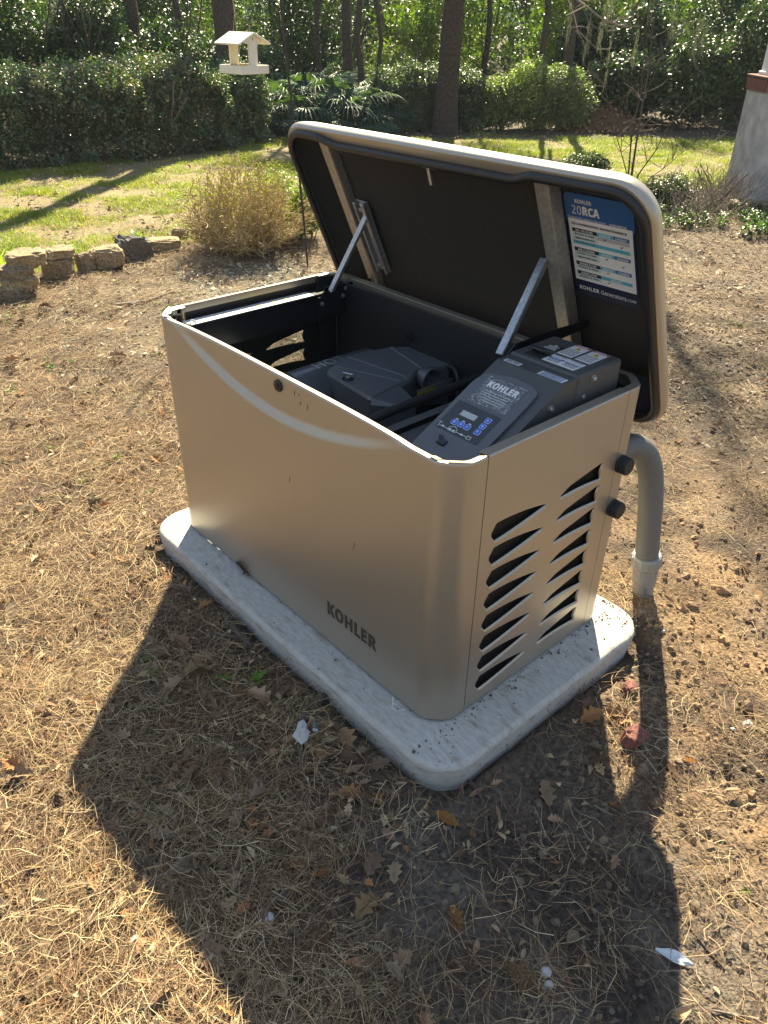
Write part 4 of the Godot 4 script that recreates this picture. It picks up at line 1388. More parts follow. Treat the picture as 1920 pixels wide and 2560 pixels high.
func build_litter() -> void:
	# pine straw: tufts of long needles
	var tufts := []
	for v in 7:
		var g := Geo.new()
		var main := rnd(0, TAU)
		for k in 9:
			var a := main + rng.randfn(0.0, 0.9)
			var L := rnd(0.04, 0.12)
			var c := Vector3(rnd(-0.07, 0.07), rnd(0.001, 0.010), rnd(-0.07, 0.07))
			var dir := Vector3(cos(a), rnd(-0.03, 0.07), sin(a))
			var side := Vector3(-sin(a), 0, cos(a))
			var cv := rnd(-0.02, 0.02)
			var path := PackedVector3Array()
			for j in 4:
				var t := j / 3.0 - 0.5
				path.append(c + dir * L * t + side * cv * (1.0 - 4.0 * t * t) + Vector3(0, 0.004 * (0.25 - t * t), 0))
			g.ribbon(path, rnd(0.0010, 0.0017), (side + Vector3(0, rnd(-0.7, 0.7), 0)).normalized())
		tufts.append(g.mesh())
	var pal := [Color(0.36, 0.25, 0.13), Color(0.28, 0.175, 0.09), Color(0.54, 0.42, 0.25), Color(0.185, 0.105, 0.058), Color(0.115, 0.065, 0.04), Color(0.33, 0.255, 0.16), Color(0.42, 0.31, 0.17), Color(0.14, 0.09, 0.06), Color(0.10, 0.06, 0.04)]
	var xf := []
	var cols := []
	for v in 7: xf.append([]); cols.append(PackedColorArray())
	for k in 62000:
		var p := spot(0.25, 7.4, 0.95)
		if rng.randf() > straw(p.x, p.z) or under_pad(p, 0.05): continue
		p.y = gh(p.x, p.z) + 0.016 * pow(rng.randf(), 1.6)
		var v := rng.randi() % 7
		var s := rnd(0.75, 1.15) * (1.0 + 0.08 * maxf(-p.z - 3.0, 0.0))
		xf[v].append(Transform3D(Basis.from_euler(Vector3(rnd(-0.13, 0.13), rnd(0, TAU), rnd(-0.13, 0.13))).scaled(Vector3(s, s, s)), p))
		cols[v].append(jit(pick(pal), 0.25))
	for v in 7:
		var o := multi("pine_straw", tufts[v], M.needles, xf[v], cols[v], self)
		tag(o, "loose brown pine needles strewn over the yard", "pine straw", "pine straw on the ground")
	# leaf scraps and small leaves
	var scraps := []
	for v in 6:
		var g := Geo.new()
		var L := rnd(0.8, 1.0)
		var W := rnd(0.25, 0.7)
		var N := 5
		for k in N:
			var u0 := float(k) / N
			var u1 := float(k + 1) / N
			var w0 := W * pow(sin(PI * clampf(u0 + 0.03, 0, 1)), 0.7) * rnd(0.75, 1.0) * 0.5
			var w1 := W * pow(sin(PI * clampf(u1, 0, 0.99)), 0.7) * rnd(0.75, 1.0) * 0.5 if k < N - 1 else 0.01
			var h0 := 0.25 * sin(u0 * PI) * 0.5
			var h1 := 0.25 * sin(u1 * PI) * 0.5
			for s: float in [-1.0, 1.0]:
				g.quad(Vector3(0, h0, L * (u0 - 0.5)), Vector3(0, h1, L * (u1 - 0.5)), Vector3(s * w1, h1 + w1 * 0.35, L * (u1 - 0.5)), Vector3(s * w0, h0 + w0 * 0.35, L * (u0 - 0.5)), Vector3.UP)
		scraps.append(g.mesh())
	for q in [[1, 0.3], [2, -0.3], [2, 0.2], [2, -0.5], [0, 0.5]]:
		scraps.append(fallen_leaf_mesh(q[0], q[1]))
	var lp := [Color(0.54, 0.43, 0.28), Color(0.46, 0.35, 0.20), Color(0.29, 0.19, 0.115), Color(0.22, 0.14, 0.09), Color(0.40, 0.29, 0.17), Color(0.14, 0.09, 0.058), Color(0.30, 0.15, 0.065), Color(0.28, 0.21, 0.14), Color(0.19, 0.135, 0.09)]
	xf = []; cols = []
	for v in 11: xf.append([]); cols.append(PackedColorArray())
	for k in 30000:
		var p := spot(0.25, 7.0, 0.9)
		var dens := straw(p.x, p.z) * 0.75 * (1.0 - 0.6 * chips(p.x, p.z)) * (1.0 - 0.6 * bare(p.x, p.z)) + 0.8 * bump(p.x, -0.35, 0.5) * bump(p.z, -1.35, 0.6)
		if rng.randf() > dens * 0.9 or under_pad(p, 0.03): continue
		p.y = gh(p.x, p.z) + rnd(0.004, 0.012)
		var v := rng.randi() % 11
		var s := exp(rng.randfn(-4.0 if v < 6 else -3.45, 0.36))
		xf[v].append(Transform3D(Basis.from_euler(Vector3(rnd(-0.5, 0.5), rnd(0, TAU), rnd(-0.5, 0.5))).scaled(Vector3(s, s, s)), p))
		cols[v].append(jit(pick(lp) if v < 6 else lp[2 + rng.randi() % (lp.size() - 2)], 0.3))
	for v in 11:
		var o := multi("leaf_litter", scraps[v], M.needles, xf[v], cols[v], self)
		tag(o, "crumbled dry leaves scattered among the pine needles", "leaf litter", "leaf litter on the ground")
	# soil clods and crumbs
	xf = []; cols = []
	var clods := []
	for v in 4:
		var g := Geo.new()
		g.rock(Vector3.ZERO, Vector3(1, 0.75, 0.9), rng, 0.3, 5, 7)
		clods.append(g.mesh())
		xf.append([]); cols.append(PackedColorArray())
	for k in 24000:
		var p := spot(0.25, 4.5, 0.9)
		var z := smooth_zone(p.x, p.z)
		var dens := 0.10 + 0.75 * z + 0.35 * bare(p.x, p.z)
		if rng.randf() > dens or under_pad(p, 0.02): continue
		p.y = gh(p.x, p.z)
		var v := rng.randi() % 4
		var s := exp(rng.randfn(-5.25, 0.5)) * (1.0 + 0.9 * z)
		xf[v].append(Transform3D(Basis.from_euler(Vector3(rnd(0, TAU), rnd(0, TAU), rnd(0, TAU))).scaled(Vector3(s, s, s)), p))
		var c := Color(0.13, 0.10, 0.072).lerp(Color(0.29, 0.185, 0.10), clampf(sand(p.x, p.z) * 0.9 + rnd(-0.2, 0.2), 0.0, 1.0))
		if rng.randf() < 0.004: c = Color(0.5, 0.5, 0.47)
		cols[v].append(jit(c, 0.3))
	for v in 4:
		var o := multi("soil_crumbs", clods[v], M.chip, xf[v], cols[v], self)
		tag(o, "small clods and crumbs of dug soil", "soil crumbs", "soil crumbs on the ground")
	# wood chips
	xf = []; cols = []
	var chip_meshes := []
	for v in 4:
		var g := Geo.new()
		g.box(Transform3D(), Vector3(rnd(0.35, 0.6), 0.12, 1.0), 0.05)
		chip_meshes.append(g.mesh())
		xf.append([]); cols.append(PackedColorArray())
	for k in 60000:
		var p := spot(2.2, 7.8, 0.8)
		if rng.randf() > chips(p.x, p.z) or under_pad(p, 0.02): continue
		p.y = gh(p.x, p.z) + rnd(0.0, 0.012)
		var v := rng.randi() % 4
		var s := exp(rng.randfn(-4.05, 0.4))
		xf[v].append(Transform3D(Basis.from_euler(Vector3(rnd(-0.5, 0.5), rnd(0, TAU), rnd(-0.5, 0.5))).scaled(Vector3(s, s, s)), p))
		cols[v].append(jit(pick([Color(0.44, 0.41, 0.31), Color(0.34, 0.31, 0.22), Color(0.26, 0.22, 0.15), Color(0.52, 0.49, 0.38)]) if p.x < 0.6 else pick([Color(0.30, 0.235, 0.165), Color(0.17, 0.125, 0.085), Color(0.32, 0.255, 0.18), Color(0.12, 0.085, 0.06), Color(0.22, 0.15, 0.09)]), 0.25))
	for v in 4:
		var o := multi("wood_chips", chip_meshes[v], M.chip, xf[v], cols[v], self)
		tag(o, "weathered grey wood chips of the bed", "wood chips", "wood chips on the ground")
	# lawn grass
	var tuft := []
	for v in 4:
		var g := Geo.new()
		for k in 14:
			var a := rnd(0, TAU)
			var p0 := Vector3(rnd(-0.05, 0.05), -0.01, rnd(-0.05, 0.05))
			var L := rnd(0.035, 0.075)
			var lean := Vector3(cos(a), 0, sin(a)) * rnd(0.2, 0.9)
			var path := PackedVector3Array([p0, p0 + (Vector3.UP + lean * 0.4).normalized() * L * 0.55, p0 + (Vector3.UP * 0.85 + lean).normalized() * L])
			g.ribbon(path, 0.0045, Vector3(-sin(a), 0, cos(a)), Vector3(cos(a), 0.4, sin(a)))
		tuft.append(g.mesh())
	xf = []; cols = []
	for v in 4: xf.append([]); cols.append(PackedColorArray())
	for k in 52000:
		var z := -rnd(4.6, 13.4)
		var h := 0.55 * absf(z) + 0.9
		var p := Vector3(rnd(-h, h), 0, z)
		var patch := clampf(0.50 + 1.5 * n2.get_noise_2d(p.x * 1.7 + 50.0, p.z * 1.7) + 0.9 * n1.get_noise_2d(p.x * 0.8, p.z * 0.8), 0.05, 1.0)
		if p.x > 1.0: patch = clampf(patch + 0.3, 0.0, 1.0)
		if rng.randf() > lawn(p.x, p.z) * patch: continue
		p.y = gh(p.x, p.z)
		var v := rng.randi() % 4
		var s := rnd(0.6, 1.15) * (0.65 + 0.5 * patch)
		xf[v].append(Transform3D(Basis.from_euler(Vector3(0, rnd(0, TAU), 0)).scaled(Vector3(s, s, s)), p))
		var c: Color = pick([Color(0.27, 0.34, 0.035), Color(0.20, 0.28, 0.03), Color(0.32, 0.36, 0.05), Color(0.38, 0.34, 0.10)])
		cols[v].append(jit(c, 0.25))
	for v in 4:
		var o := multi("lawn_grass", tuft[v], M.grass, xf[v], cols[v], self)
		tag(o, "thin bright green grass of the patchy lawn", "grass", "grass of the lawn")
	# straw and fallen leaves lying on the lawn
	xf = []; cols = PackedColorArray()
	for k in 9000:
		var z := -rnd(4.8, 13.6)
		var h := 0.55 * absf(z) + 0.9
		var p := Vector3(rnd(-h, h), 0, z)
		if rng.randf() > clampf(lawn(p.x, p.z) * 0.7 + smoothstep(-11.0, -12.5, z) * 0.7, 0.0, 1.0): continue
		p.y = gh(p.x, p.z) + 0.012
		var s := exp(rng.randfn(-3.2, 0.35))
		xf.append(Transform3D(Basis.from_euler(Vector3(rnd(-0.4, 0.4), rnd(0, TAU), rnd(-0.4, 0.4))).scaled(Vector3(s, s, s)), p))
		cols.append(jit(pick(lp), 0.3))
	tag(multi("leaf_litter", scraps[1], M.needles, xf, cols, self), "dry brown leaves scattered over the far lawn", "leaf litter", "leaf litter on the lawn")
	# small green weeds
	var wd := Geo.new()
	for k in 9:
		var a := TAU * k / 9.0 + rnd(-0.3, 0.3)
		wd.leaf(Transform3D(Basis.from_euler(Vector3(rnd(-0.7, -0.1), a, 0)), Vector3(0, 0.006, 0)), rnd(0.015, 0.035), rnd(0.008, 0.014))
	xf = []; cols = PackedColorArray()
	for k in 5000:
		var p := spot(0.6, 7.5, 0.8)
		var cl := smoothstep(0.28, 0.5, n2.get_noise_2d(p.x * 2.2 + 80.0, p.z * 2.2))
		if p.z > -2.2 and p.x > -0.3: cl *= 0.08
		if rng.randf() > cl * 0.9 + 0.008 or under_pad(p, 0.05): continue
		p.y = gh(p.x, p.z) + 0.004
		var s := rnd(0.5, 1.2)
		xf.append(Transform3D(Basis.from_euler(Vector3(0, rnd(0, TAU), 0)).scaled(Vector3(s, s, s)), p))
		cols.append(jit(Color(0.15, 0.22, 0.03), 0.3))
	tag(multi("weed_sprouts", wd.mesh(), M.grass, xf, cols, self), "tiny green weeds coming up through the straw", "weeds")

# a fallen leaf with outline: kind 0 lance, 1 oval, 2 lobed
func fallen_leaf_mesh(kind: int, curl: float) -> ArrayMesh:
	var g := Geo.new()
	var N := 14 if kind == 2 else 7
	var wid := 0.30 if kind == 0 else (0.46 if kind == 1 else 0.70)
	var W := []
	for k in N + 1:
		var u := float(k) / N
		var w := pow(sin(PI * pow(u, 0.9 if kind < 2 else 0.8)), 0.8) * wid * 0.5
		if kind == 2 and k > 1 and k < N: w *= 0.84 + 0.30 * sin(u * 24.0 + 0.6)
		W.append(maxf(w, 0.004))
	var tw := rnd(-0.6, 0.6)
	var P := func(u: float, s: float, w: float) -> Vector3:
		var z := u - 0.5
		var y := curl * (0.25 - z * z) * -1.0 + absf(s) * w * (0.35 + absf(curl)) + tw * s * w * z
		return Vector3(s * w * (1.0 - 0.2 * absf(curl)), y + 0.02, z)
	for k in N:
		var u0 := float(k) / N
		var u1 := float(k + 1) / N
		for s: float in [-1.0, 1.0]:
			g.quad(P.call(u0, 0.0, 0.0), P.call(u1, 0.0, 0.0), P.call(u1, s, W[k + 1]), P.call(u0, s, W[k]), Vector3.UP)
	g.bar(P.call(0.0, 0, 0), P.call(0.0, 0, 0) + Vector3(0.01, 0.01, -0.16), Vector3.RIGHT, 0.012, 0.012)
	return g.mesh()

func build_fallen_leaves() -> void:
	var shapes := []
	for kind in 3:
		for c in [0.25, 0.45, -0.35]: shapes.append([kind, fallen_leaf_mesh(kind, c), c])
	var put := func(q: Array, col: String, p: Vector3, L: float, turn: float, label: String, group: String) -> void:
		p.y = gh(p.x, p.z) + 0.008
		if under_pad(p): p.y = PADT + 0.004
		var o := part_mesh("fallen_leaf", q[1], M[col], self)
		o.transform = Transform3D(Basis.from_euler(Vector3(rnd(-0.25, 0.25), turn, rnd(-0.25, 0.25))).scaled(Vector3(L, L, L)), p)
		tag(o, label, "leaf", group)
	# the ones that stand out in the photograph
	put.call(shapes[1], "leaf_yellow", Vector3(-0.623, 0, -0.951), 0.075, 2.0, "long yellow leaf lying on sunlit straw near the bottom left shadow edge", "")
	put.call(shapes[4], "leaf_tan", Vector3(-0.735, 0, -0.90), 0.075, 1.2, "broad golden tan leaf left of the long yellow leaf", "")
	put.call(shapes[7], "leaf_pale", Vector3(-0.55, 0, -0.935), 0.06, 0.4, "pale scalloped leaf just right of the long yellow leaf", "")
	put.call(shapes[3], "leaf_orange", Vector3(0.150, 0, -1.064), 0.062, 1.15, "orange oval leaf on the shaded bare earth below the pad corner", "")
	put.call(shapes[8], "leaf_brown", Vector3(-0.429, 0, -1.877), 0.075, 0.5, "torn brown leaf lying on the front ledge of the concrete pad", "")
	put.call(shapes[5], "leaf_dark", Vector3(-0.403, 0, -1.853), 0.042, 1.9, "small dark curled leaf beside the torn leaf on the pad ledge", "")
	put.call(shapes[8], "leaf_tan", Vector3(-0.02, 0, -0.875), 0.07, 2.5, "light tan jagged leaf in the shade at the edge of the trodden earth", "")
	put.call(shapes[0], "leaf_grey", Vector3(-0.07, 0, -0.80), 0.065, 0.1, "grey curved lance leaf in the shade left of the trodden earth", "")
	put.call(shapes[6], "leaf_brown", Vector3(0.275, 0, -0.745), 0.075, 0.9, "brown lobed leaf beside the white pebbles at the bottom", "")
	put.call(shapes[7], "leaf_orange", Vector3(0.155, 0, -0.85), 0.05, 0.2, "small reddish brown leaf right of the trodden grey earth", "")
	var groups := {}
	var n := 0
	var tries := 0
	while n < 150 and tries < 4000:
		tries += 1
		var p := spot(0.55, 3.4, 0.8)
		if under_pad(p, 0.06) or not vis(p, -0.3): continue
		if rng.randf() > straw(p.x, p.z) * 0.9 + 0.05: continue
		var q: Array = pick(shapes)
		var sh := Basis(Vector3.UP, 0.0)
		var l := world_to_gen(p)
		var shaded: bool = l.x > -1.15 + 0.9 * l.z and l.z < 0.66 and l.x < 0.45 + 0.6 * (l.z + 0.26) and l.z > -0.6
		var col: String = pick(["leaf_tan", "leaf_tan", "leaf_brown", "leaf_orange", "leaf_brown", "leaf_grey", "leaf_dark"])
		var L := rnd(0.026, 0.056) * (1.0 if q[0] != 0 else 1.15)
		var where := "in the generator's shadow before the pad" if shaded else ("on sunlit straw left of the pad" if l.x < 0.2 else "on sunlit soil right of the pad")
		var adj := {"leaf_tan": "tan", "leaf_pale": "pale", "leaf_orange": "rusty orange", "leaf_brown": "brown", "leaf_grey": "grey brown", "leaf_dark": "dark brown"}
		var kind: String = ["narrow lance shaped", "oval", "lobed oak"][q[0]]
		var lab: String = "dry %s %s leaf lying %s" % [adj[col], kind, where]
		put.call(q, col, p, L, rnd(0, TAU), lab, "%s %s leaves %s" % [adj[col], kind, where])
		n += 1

func stick(path: PackedVector3Array, r0: float, r1: float, m: Material, label: String, group := "", called := "fallen_stick") -> void:
	var pts := PackedVector3Array()
	var rad := []
	for k in path.size() - 1:
		for j in 3:
			var t := j / 3.0
			pts.append(path[k].lerp(path[k + 1], t) + Vector3(rnd(-1, 1), rnd(-0.5, 0.5), rnd(-1, 1)) * r0 * 0.5)
	pts.append(path[-1])
	for k in pts.size():
		pts[k].y += gh(pts[k].x, pts[k].z) + r0 * 0.8
		rad.append(lerpf(r0, r1, float(k) / (pts.size() - 1)) * rnd(0.85, 1.15))
	var g := Geo.new()
	g.tube(pts, rad, 7)
	var o := part(called, g, m, self)
	tag(o, label, "stick", group)

func build_debris() -> void:
	var V := func(x: float, z: float, y := 0.0) -> Vector3: return Vector3(x, y, z)
	stick(PackedVector3Array([V.call(-0.464, -1.743), V.call(-0.43, -1.68), V.call(-0.36, -1.605)]), 0.011, 0.008, M.stick, "thick grey stick against the left part of the pad's front edge")
	stick(PackedVector3Array([V.call(-0.52, -1.665), V.call(-0.41, -1.645)]), 0.006, 0.005, M.stick, "thin stick touching the thick grey stick at the pad's front edge")
	stick(PackedVector3Array([V.call(-0.143, -1.431), V.call(-0.185, -1.37), V.call(-0.195, -1.30), V.call(-0.182, -1.188)]), 0.012, 0.007, M.stick, "long bent stick lying under the middle of the pad's front edge")
	stick(PackedVector3Array([V.call(-0.150, -0.93), V.call(-0.21, -0.878), V.call(-0.255, -0.83)]), 0.008, 0.006, M.stick, "dark stick in the shade near the bottom, left of the trodden earth")
	stick(PackedVector3Array([V.call(-0.63, -0.845), V.call(-0.663, -0.805), V.call(-0.70, -0.765)]), 0.006, 0.005, M.stick, "dark twig on sunlit straw in the bottom left corner")
	stick(PackedVector3Array([V.call(-0.44, -0.92), V.call(-0.48, -0.88), V.call(-0.52, -0.85)]), 0.006, 0.004, M.stick, "brown twig crossing the shadow's left edge near the bottom")
	stick(PackedVector3Array([V.call(-1.52, -2.75), V.call(-1.40, -2.83), V.call(-1.28, -2.90)]), 0.008, 0.004, M.stick, "reddish brown twig on the sunlit straw at the left picture edge")
	stick(PackedVector3Array([V.call(0.085, -1.115), V.call(0.10, -1.085), V.call(0.105, -1.05)]), 0.005, 0.004, M.stick, "short twig in the shade left of the orange leaf")
	stick(PackedVector3Array([V.call(0.20, -1.20), V.call(0.24, -1.10), V.call(0.235, -1.02), V.call(0.24, -0.95)]), 0.005, 0.003, M.stick, "thin forked root in the shade right of the orange leaf")
	stick(PackedVector3Array([V.call(0.237, -1.02), V.call(0.28, -1.03), V.call(0.31, -1.022)]), 0.003, 0.002, M.stick, "side shoot of the thin forked root in the shade")
	stick(PackedVector3Array([V.call(-1.62, -4.55), V.call(-1.42, -4.72), V.call(-1.28, -4.92)]), 0.010, 0.005, M.twig_grey, "pale branch on the straw between the border stones and the generator")
	stick(PackedVector3Array([V.call(-1.36, -4.83), V.call(-1.30, -4.86), V.call(-1.27, -4.98)]), 0.005, 0.003, M.twig_grey, "small fork beside the pale branch below the border stones")
	for k in 26:
		var p := spot(0.6, 4.5, 0.8)
		if under_pad(p, 0.15): continue
		var a := rnd(0, TAU)
		var L := rnd(0.04, 0.12)
		stick(PackedVector3Array([p, p + Vector3(cos(a), 0, sin(a)) * L]), rnd(0.002, 0.004), 0.0015, pick([M.stick, M.twig_grey]), "short thin twig scattered on the straw and soil round the pad", "small scattered twigs", "small_twig")
	# white lump of concrete paste on the bent stick, the round capped bolt beside it
	var g := Geo.new()
	g.rock(Vector3(-0.192, gh(-0.192, -1.29) + 0.022, -1.290), Vector3(0.035, 0.022, 0.065), rng, 0.3, 6, 9)
	tag(part("plaster_lump", g, M.white_chalk, self), "whitish dried paste stuck on the long bent stick", "lump")
	g = Geo.new()
	var q := Vector3(-0.160, gh(-0.16, -1.307) + 0.006, -1.307)
	g.tube(PackedVector3Array([q + Vector3(0, 0.006, -0.018), q + Vector3(0, 0.006, 0.004)]), 0.010, 16)
	var cap := thing("metal_plug", "small round silver plug lying right of the white paste lump", "plug")
	part("barrel", g, M.galv_dark, cap)
	g = Geo.new()
	g.tube(PackedVector3Array([q + Vector3(0, 0.006, 0.004), q + Vector3(0, 0.006, 0.008), q + Vector3(0, 0.006, 0.010)]), [0.011, 0.011, 0.006], 16)
	part("rounded_end", g, M.galv, cap)
	g = Geo.new()
	g.rock(Vector3(0.321, gh(0.321, -0.76) + 0.008, -0.762), Vector3(0.022, 0.018, 0.022), rng, 0.2, 5, 7)
	tag(part("white_pebble", g, M.white_chalk, self), "larger upper one of two white pebbles at the bottom", "pebble")
	g = Geo.new()
	g.rock(Vector3(0.325, gh(0.325, -0.742) + 0.006, -0.742), Vector3(0.018, 0.013, 0.015), rng, 0.2, 5, 7)
	tag(part("white_pebble", g, M.white_chalk, self), "smaller lower one of two white pebbles at the bottom", "pebble")
	g = Geo.new()
	g.rock(Vector3(-0.213, gh(-0.213, -0.865) + 0.012, -0.845), Vector3(0.022, 0.018, 0.028), rng, 0.2, 5, 7)
	tag(part("white_pebble", g, M.white_chalk, self), "white pebble among leaves below the dark stick", "pebble")
	for q2 in [[0.625, -1.305, 0.075, "broken reddish brick piece beside the conduit's shadow, right of the pad corner"], [0.655, -1.47, 0.05, "small broken brick piece in the shade under the pad's right rear corner"]]:
		g = Geo.new()
		g.slab_rock(Vector3(q2[2], q2[2] * 0.55, q2[2] * 0.62), n3, q2[2] * 300.0, 0.16)
		var bp := part("brick_piece", g, M.brick, self)
		bp.transform = Transform3D(Basis.from_euler(Vector3(0.25, 0.7, -0.3)), Vector3(q2[0], gh(q2[0], q2[1]) + q2[2] * 0.2, q2[1]))
		tag(bp, q2[3], "brick piece")
	# scrap of clear film
	g = Geo.new()
	var c0 := Vector3(0.573, gh(0.573, -0.795) + 0.010, -0.795)
	var rows := []
	for k in 7:
		var u := k / 6.0
		var w := 0.013 * sin(PI * clampf(u, 0.06, 0.94))
		var ctr := c0 + Vector3(-0.032 + 0.064 * u, 0.002 * sin(u * 9.0), -0.012 + 0.030 * u)
		var row := PackedVector3Array()
		for j in 4:
			var t := j / 3.0 - 0.5
			row.append(ctr + Vector3(-0.4, 0, 1.0).normalized() * w * 2.0 * t + Vector3(0, 0.004 * cos(t * 7.0 + k), 0))
		rows.append(row)
	g.loft(rows, false, Vector3.UP, true)
	tag(part("film_scrap", g, M.clear_film, self), "crumpled clear plastic scrap at the bottom right shadow edge", "plastic scrap")
	# white cable tie end at the foot of the front panel
	g = Geo.new()
	var z0 := gen_to_world(Vector3(-0.117, PADT + 0.002, 0.016))
	g.tube(PackedVector3Array([z0 + Vector3(-0.012, 0.03, -0.004), z0 + Vector3(-0.011, 0.012, -0.002), z0 + Vector3(-0.014, 0.001, 0.006), z0 + Vector3(0.0, 0.001, 0.014), z0 + Vector3(0.02, 0.001, 0.010)]), 0.0011, 6)
	g.tube(PackedVector3Array([z0 + Vector3(-0.011, 0.012, -0.002), z0 + Vector3(-0.002, 0.005, 0.0)]), 0.001, 6)
	tag(part("cable_tie", g, M.white_film, self), "bent white cable tie at the foot of the front panel", "cable tie")

# ---------------------------------------------------------------- things near the generator
func build_pad() -> void:
	var rings := []
	for q in [[-0.05, 0.010, 0.10], [0.01, 0.010, 0.10], [0.074, 0.002, 0.105], [0.083, 0.004, 0.105], [0.088, 0.009, 0.102], [0.090, 0.015, 0.098]]:
		var base := rrect(-1.262 + q[1], 0.117 - q[1], -0.737 + q[1], 0.097 - q[1], q[2], 7)
		var ring := PackedVector3Array()
		for k in base.size():
			var a := base[k]
			var b := base[(k + 1) % base.size()]
			var m := maxi(1, int(a.distance_to(b) / 0.03))
			for j in m:
				var p := a.lerp(b, float(j) / m)
				var w := n3.get_noise_2d(p.x * 6.0, p.y * 6.0 + q[0] * 8.0) * 0.004
				var d := (p - Vector2(-0.57, -0.32)).normalized()
				ring.append(Vector3(p.x + d.x * w, q[0] + n3.get_noise_2d(p.x * 9.0, p.y * 9.0) * 0.0014, p.y + d.y * w))
		rings.append(ring)
	var n: int = rings[0].size()
	for r in rings.size():   # same count on every ring: resample to the smallest
		n = mini(n, rings[r].size())
	for r in rings.size():
		var o := PackedVector3Array()
		for k in n:
			o.append(rings[r][int(float(k) * rings[r].size() / n)])
		rings[r] = o
	var g := Geo.new()
	g.loft(rings, true, Vector3.ZERO, false, Vector3(-0.57, -0.1, -0.32))
	g.fan(rings[-1], Vector3.UP)
	var o := part("concrete_pad", g, M.concrete, self)
	o.transform = Transform3D(Basis(Vector3.UP, YAW), GEN)
	tag(o, "pale stained concrete slab under the generator", "concrete pad")
	# soil crumbs and dirt lying on the slab along the enclosure
	var c := Geo.new()
	c.rock(Vector3.ZERO, Vector3.ONE, rng, 0.35, 4, 6)
	var xf := []
	var cols := PackedColorArray()
	for k in 1500:
		var p := Vector3(rnd(0.0, 0.10), 0, rnd(-0.72, 0.08))
		var keep := exp(-pow(p.x / 0.022, 2.0)) + 0.06
		if k % 3 == 0:
			p = Vector3(rnd(-1.2, 0.1), 0, rnd(0.0, 0.085))
			keep = 0.10 + exp(-pow(p.z / 0.006, 2.0)) * 0.5
		if k % 11 == 0:
			p = Vector3(rnd(-0.03, 0.09), 0, rnd(-0.72, -0.64))
			keep = 0.5
		if rng.randf() > keep: continue
		p.y = PADT + 0.001
		var s := exp(rng.randfn(-6.0, 0.5))
		xf.append(Transform3D(Basis.from_euler(Vector3(rnd(0, 6), rnd(0, 6), rnd(0, 6))).scaled(Vector3(s, s * 0.7, s)), gen_to_world(p)))
		cols.append(jit(Color(0.10, 0.07, 0.045), 0.35))
	tag(multi("soil_crumbs", c.mesh(), M.chip, xf, cols, self), "dark soil crumbs spilled on the concrete slab", "soil crumbs")

func build_conduit() -> void:
	var t := thing("flexible_conduit", "grey flexible conduit arching from the generator into a pipe in the sand", "conduit", GEN, YAW)
	var ctl := [Vector3(-0.052, 0.590, -0.655), Vector3(-0.050, 0.590, -0.70), Vector3(-0.046, 0.578, -0.745), Vector3(-0.040, 0.545, -0.790), Vector3(-0.035, 0.49, -0.825), Vector3(-0.031, 0.42, -0.850), Vector3(-0.028, 0.34, -0.870), Vector3(-0.025, 0.26, -0.886), Vector3(-0.022, 0.19, -0.899), Vector3(-0.020, 0.165, -0.903)]
	var c := Curve3D.new()
	for k in ctl.size():
		var d: Vector3 = (ctl[mini(k + 1, ctl.size() - 1)] - ctl[maxi(k - 1, 0)]) * 0.17
		c.add_point(ctl[k], -d, d)
	var L := c.get_baked_length()
	var path := PackedVector3Array()
	var rad := []
	var N := int(L / 0.0016)
	for k in N + 1:
		path.append(c.sample_baked(L * k / N, true))
		rad.append([0.0328, 0.0341, 0.0341, 0.0328][k % 4])
	var g := Geo.new()
	g.tube(path, rad, 28)
	part("ribbed_hose", g, M.grey_pvc, t)
	g = Geo.new()
	var a := Vector3(-0.020, 0.168, -0.903)
	var d := Vector3(0.004, -0.17, -0.026).normalized()
	var prof := [[0.0, 0.036], [0.002, 0.0415], [0.006, 0.0435], [0.034, 0.0435], [0.038, 0.0425], [0.040, 0.038], [0.044, 0.0375]]
	var pp := PackedVector3Array()
	var rr := []
	for q in prof:
		pp.append(a + d * (q[0] - 0.006)); rr.append(q[1])
	g.tube(pp, rr, 32)
	var cp := part("coupling_nut", g, M.pale_pvc, t)
	for k in 14:
		var an := TAU * k / 14.0
		g = Geo.new()
		var side := Vector3(cos(an), 0, sin(an))
		g.bar(a + d * 0.004 + side * 0.0435, a + d * 0.028 + side * 0.0435, side.cross(d), 0.007, 0.003, 0.001)
		part("grip_rib", g, M.pale_pvc, cp)
	g = Geo.new()
	pp = PackedVector3Array(); rr = []
	for q in [[0.036, 0.0365], [0.062, 0.0362], [0.095, 0.0362], [0.098, 0.035], [0.0985, 0.0325]]:
		pp.append(a + d * q[0]); rr.append(q[1])
	g.tube(pp, rr, 32)
	var sl := part("coupling_sleeve", g, M.pale_pvc, t)
	for k in 9:
		var an := TAU * k / 9.0
		g = Geo.new()
		var side := Vector3(cos(an), 0, sin(an))
		g.bar(a + d * 0.042 + side * 0.0362, a + d * 0.066 + side * 0.0362, side.cross(d), 0.004, 0.004, 0.001)
		part("grip_rib", g, M.pale_pvc, sl)
	g = Geo.new()
	pp = PackedVector3Array([a + d * 0.09, a + d * 0.24])
	g.tube(pp, 0.0315, 32)
	var pipe := part("buried_pipe", g, M.pale_pvc, t)
	# print running down the pipe, each letter laid on the curve
	var view := Vector3(0.55, 0.0, 0.62).normalized()
	var word := "ELECTRICAL"
	for k in word.length():
		var p := a + d * (0.112 + 0.0085 * k)
		var face := (view - d * view.dot(d)).normalized()
		var bs := Basis(d, face.cross(d), face)
		text(word[k], 0.0085, M.label_ink, pipe, Transform3D(bs, p + face * 0.0317), "letter")

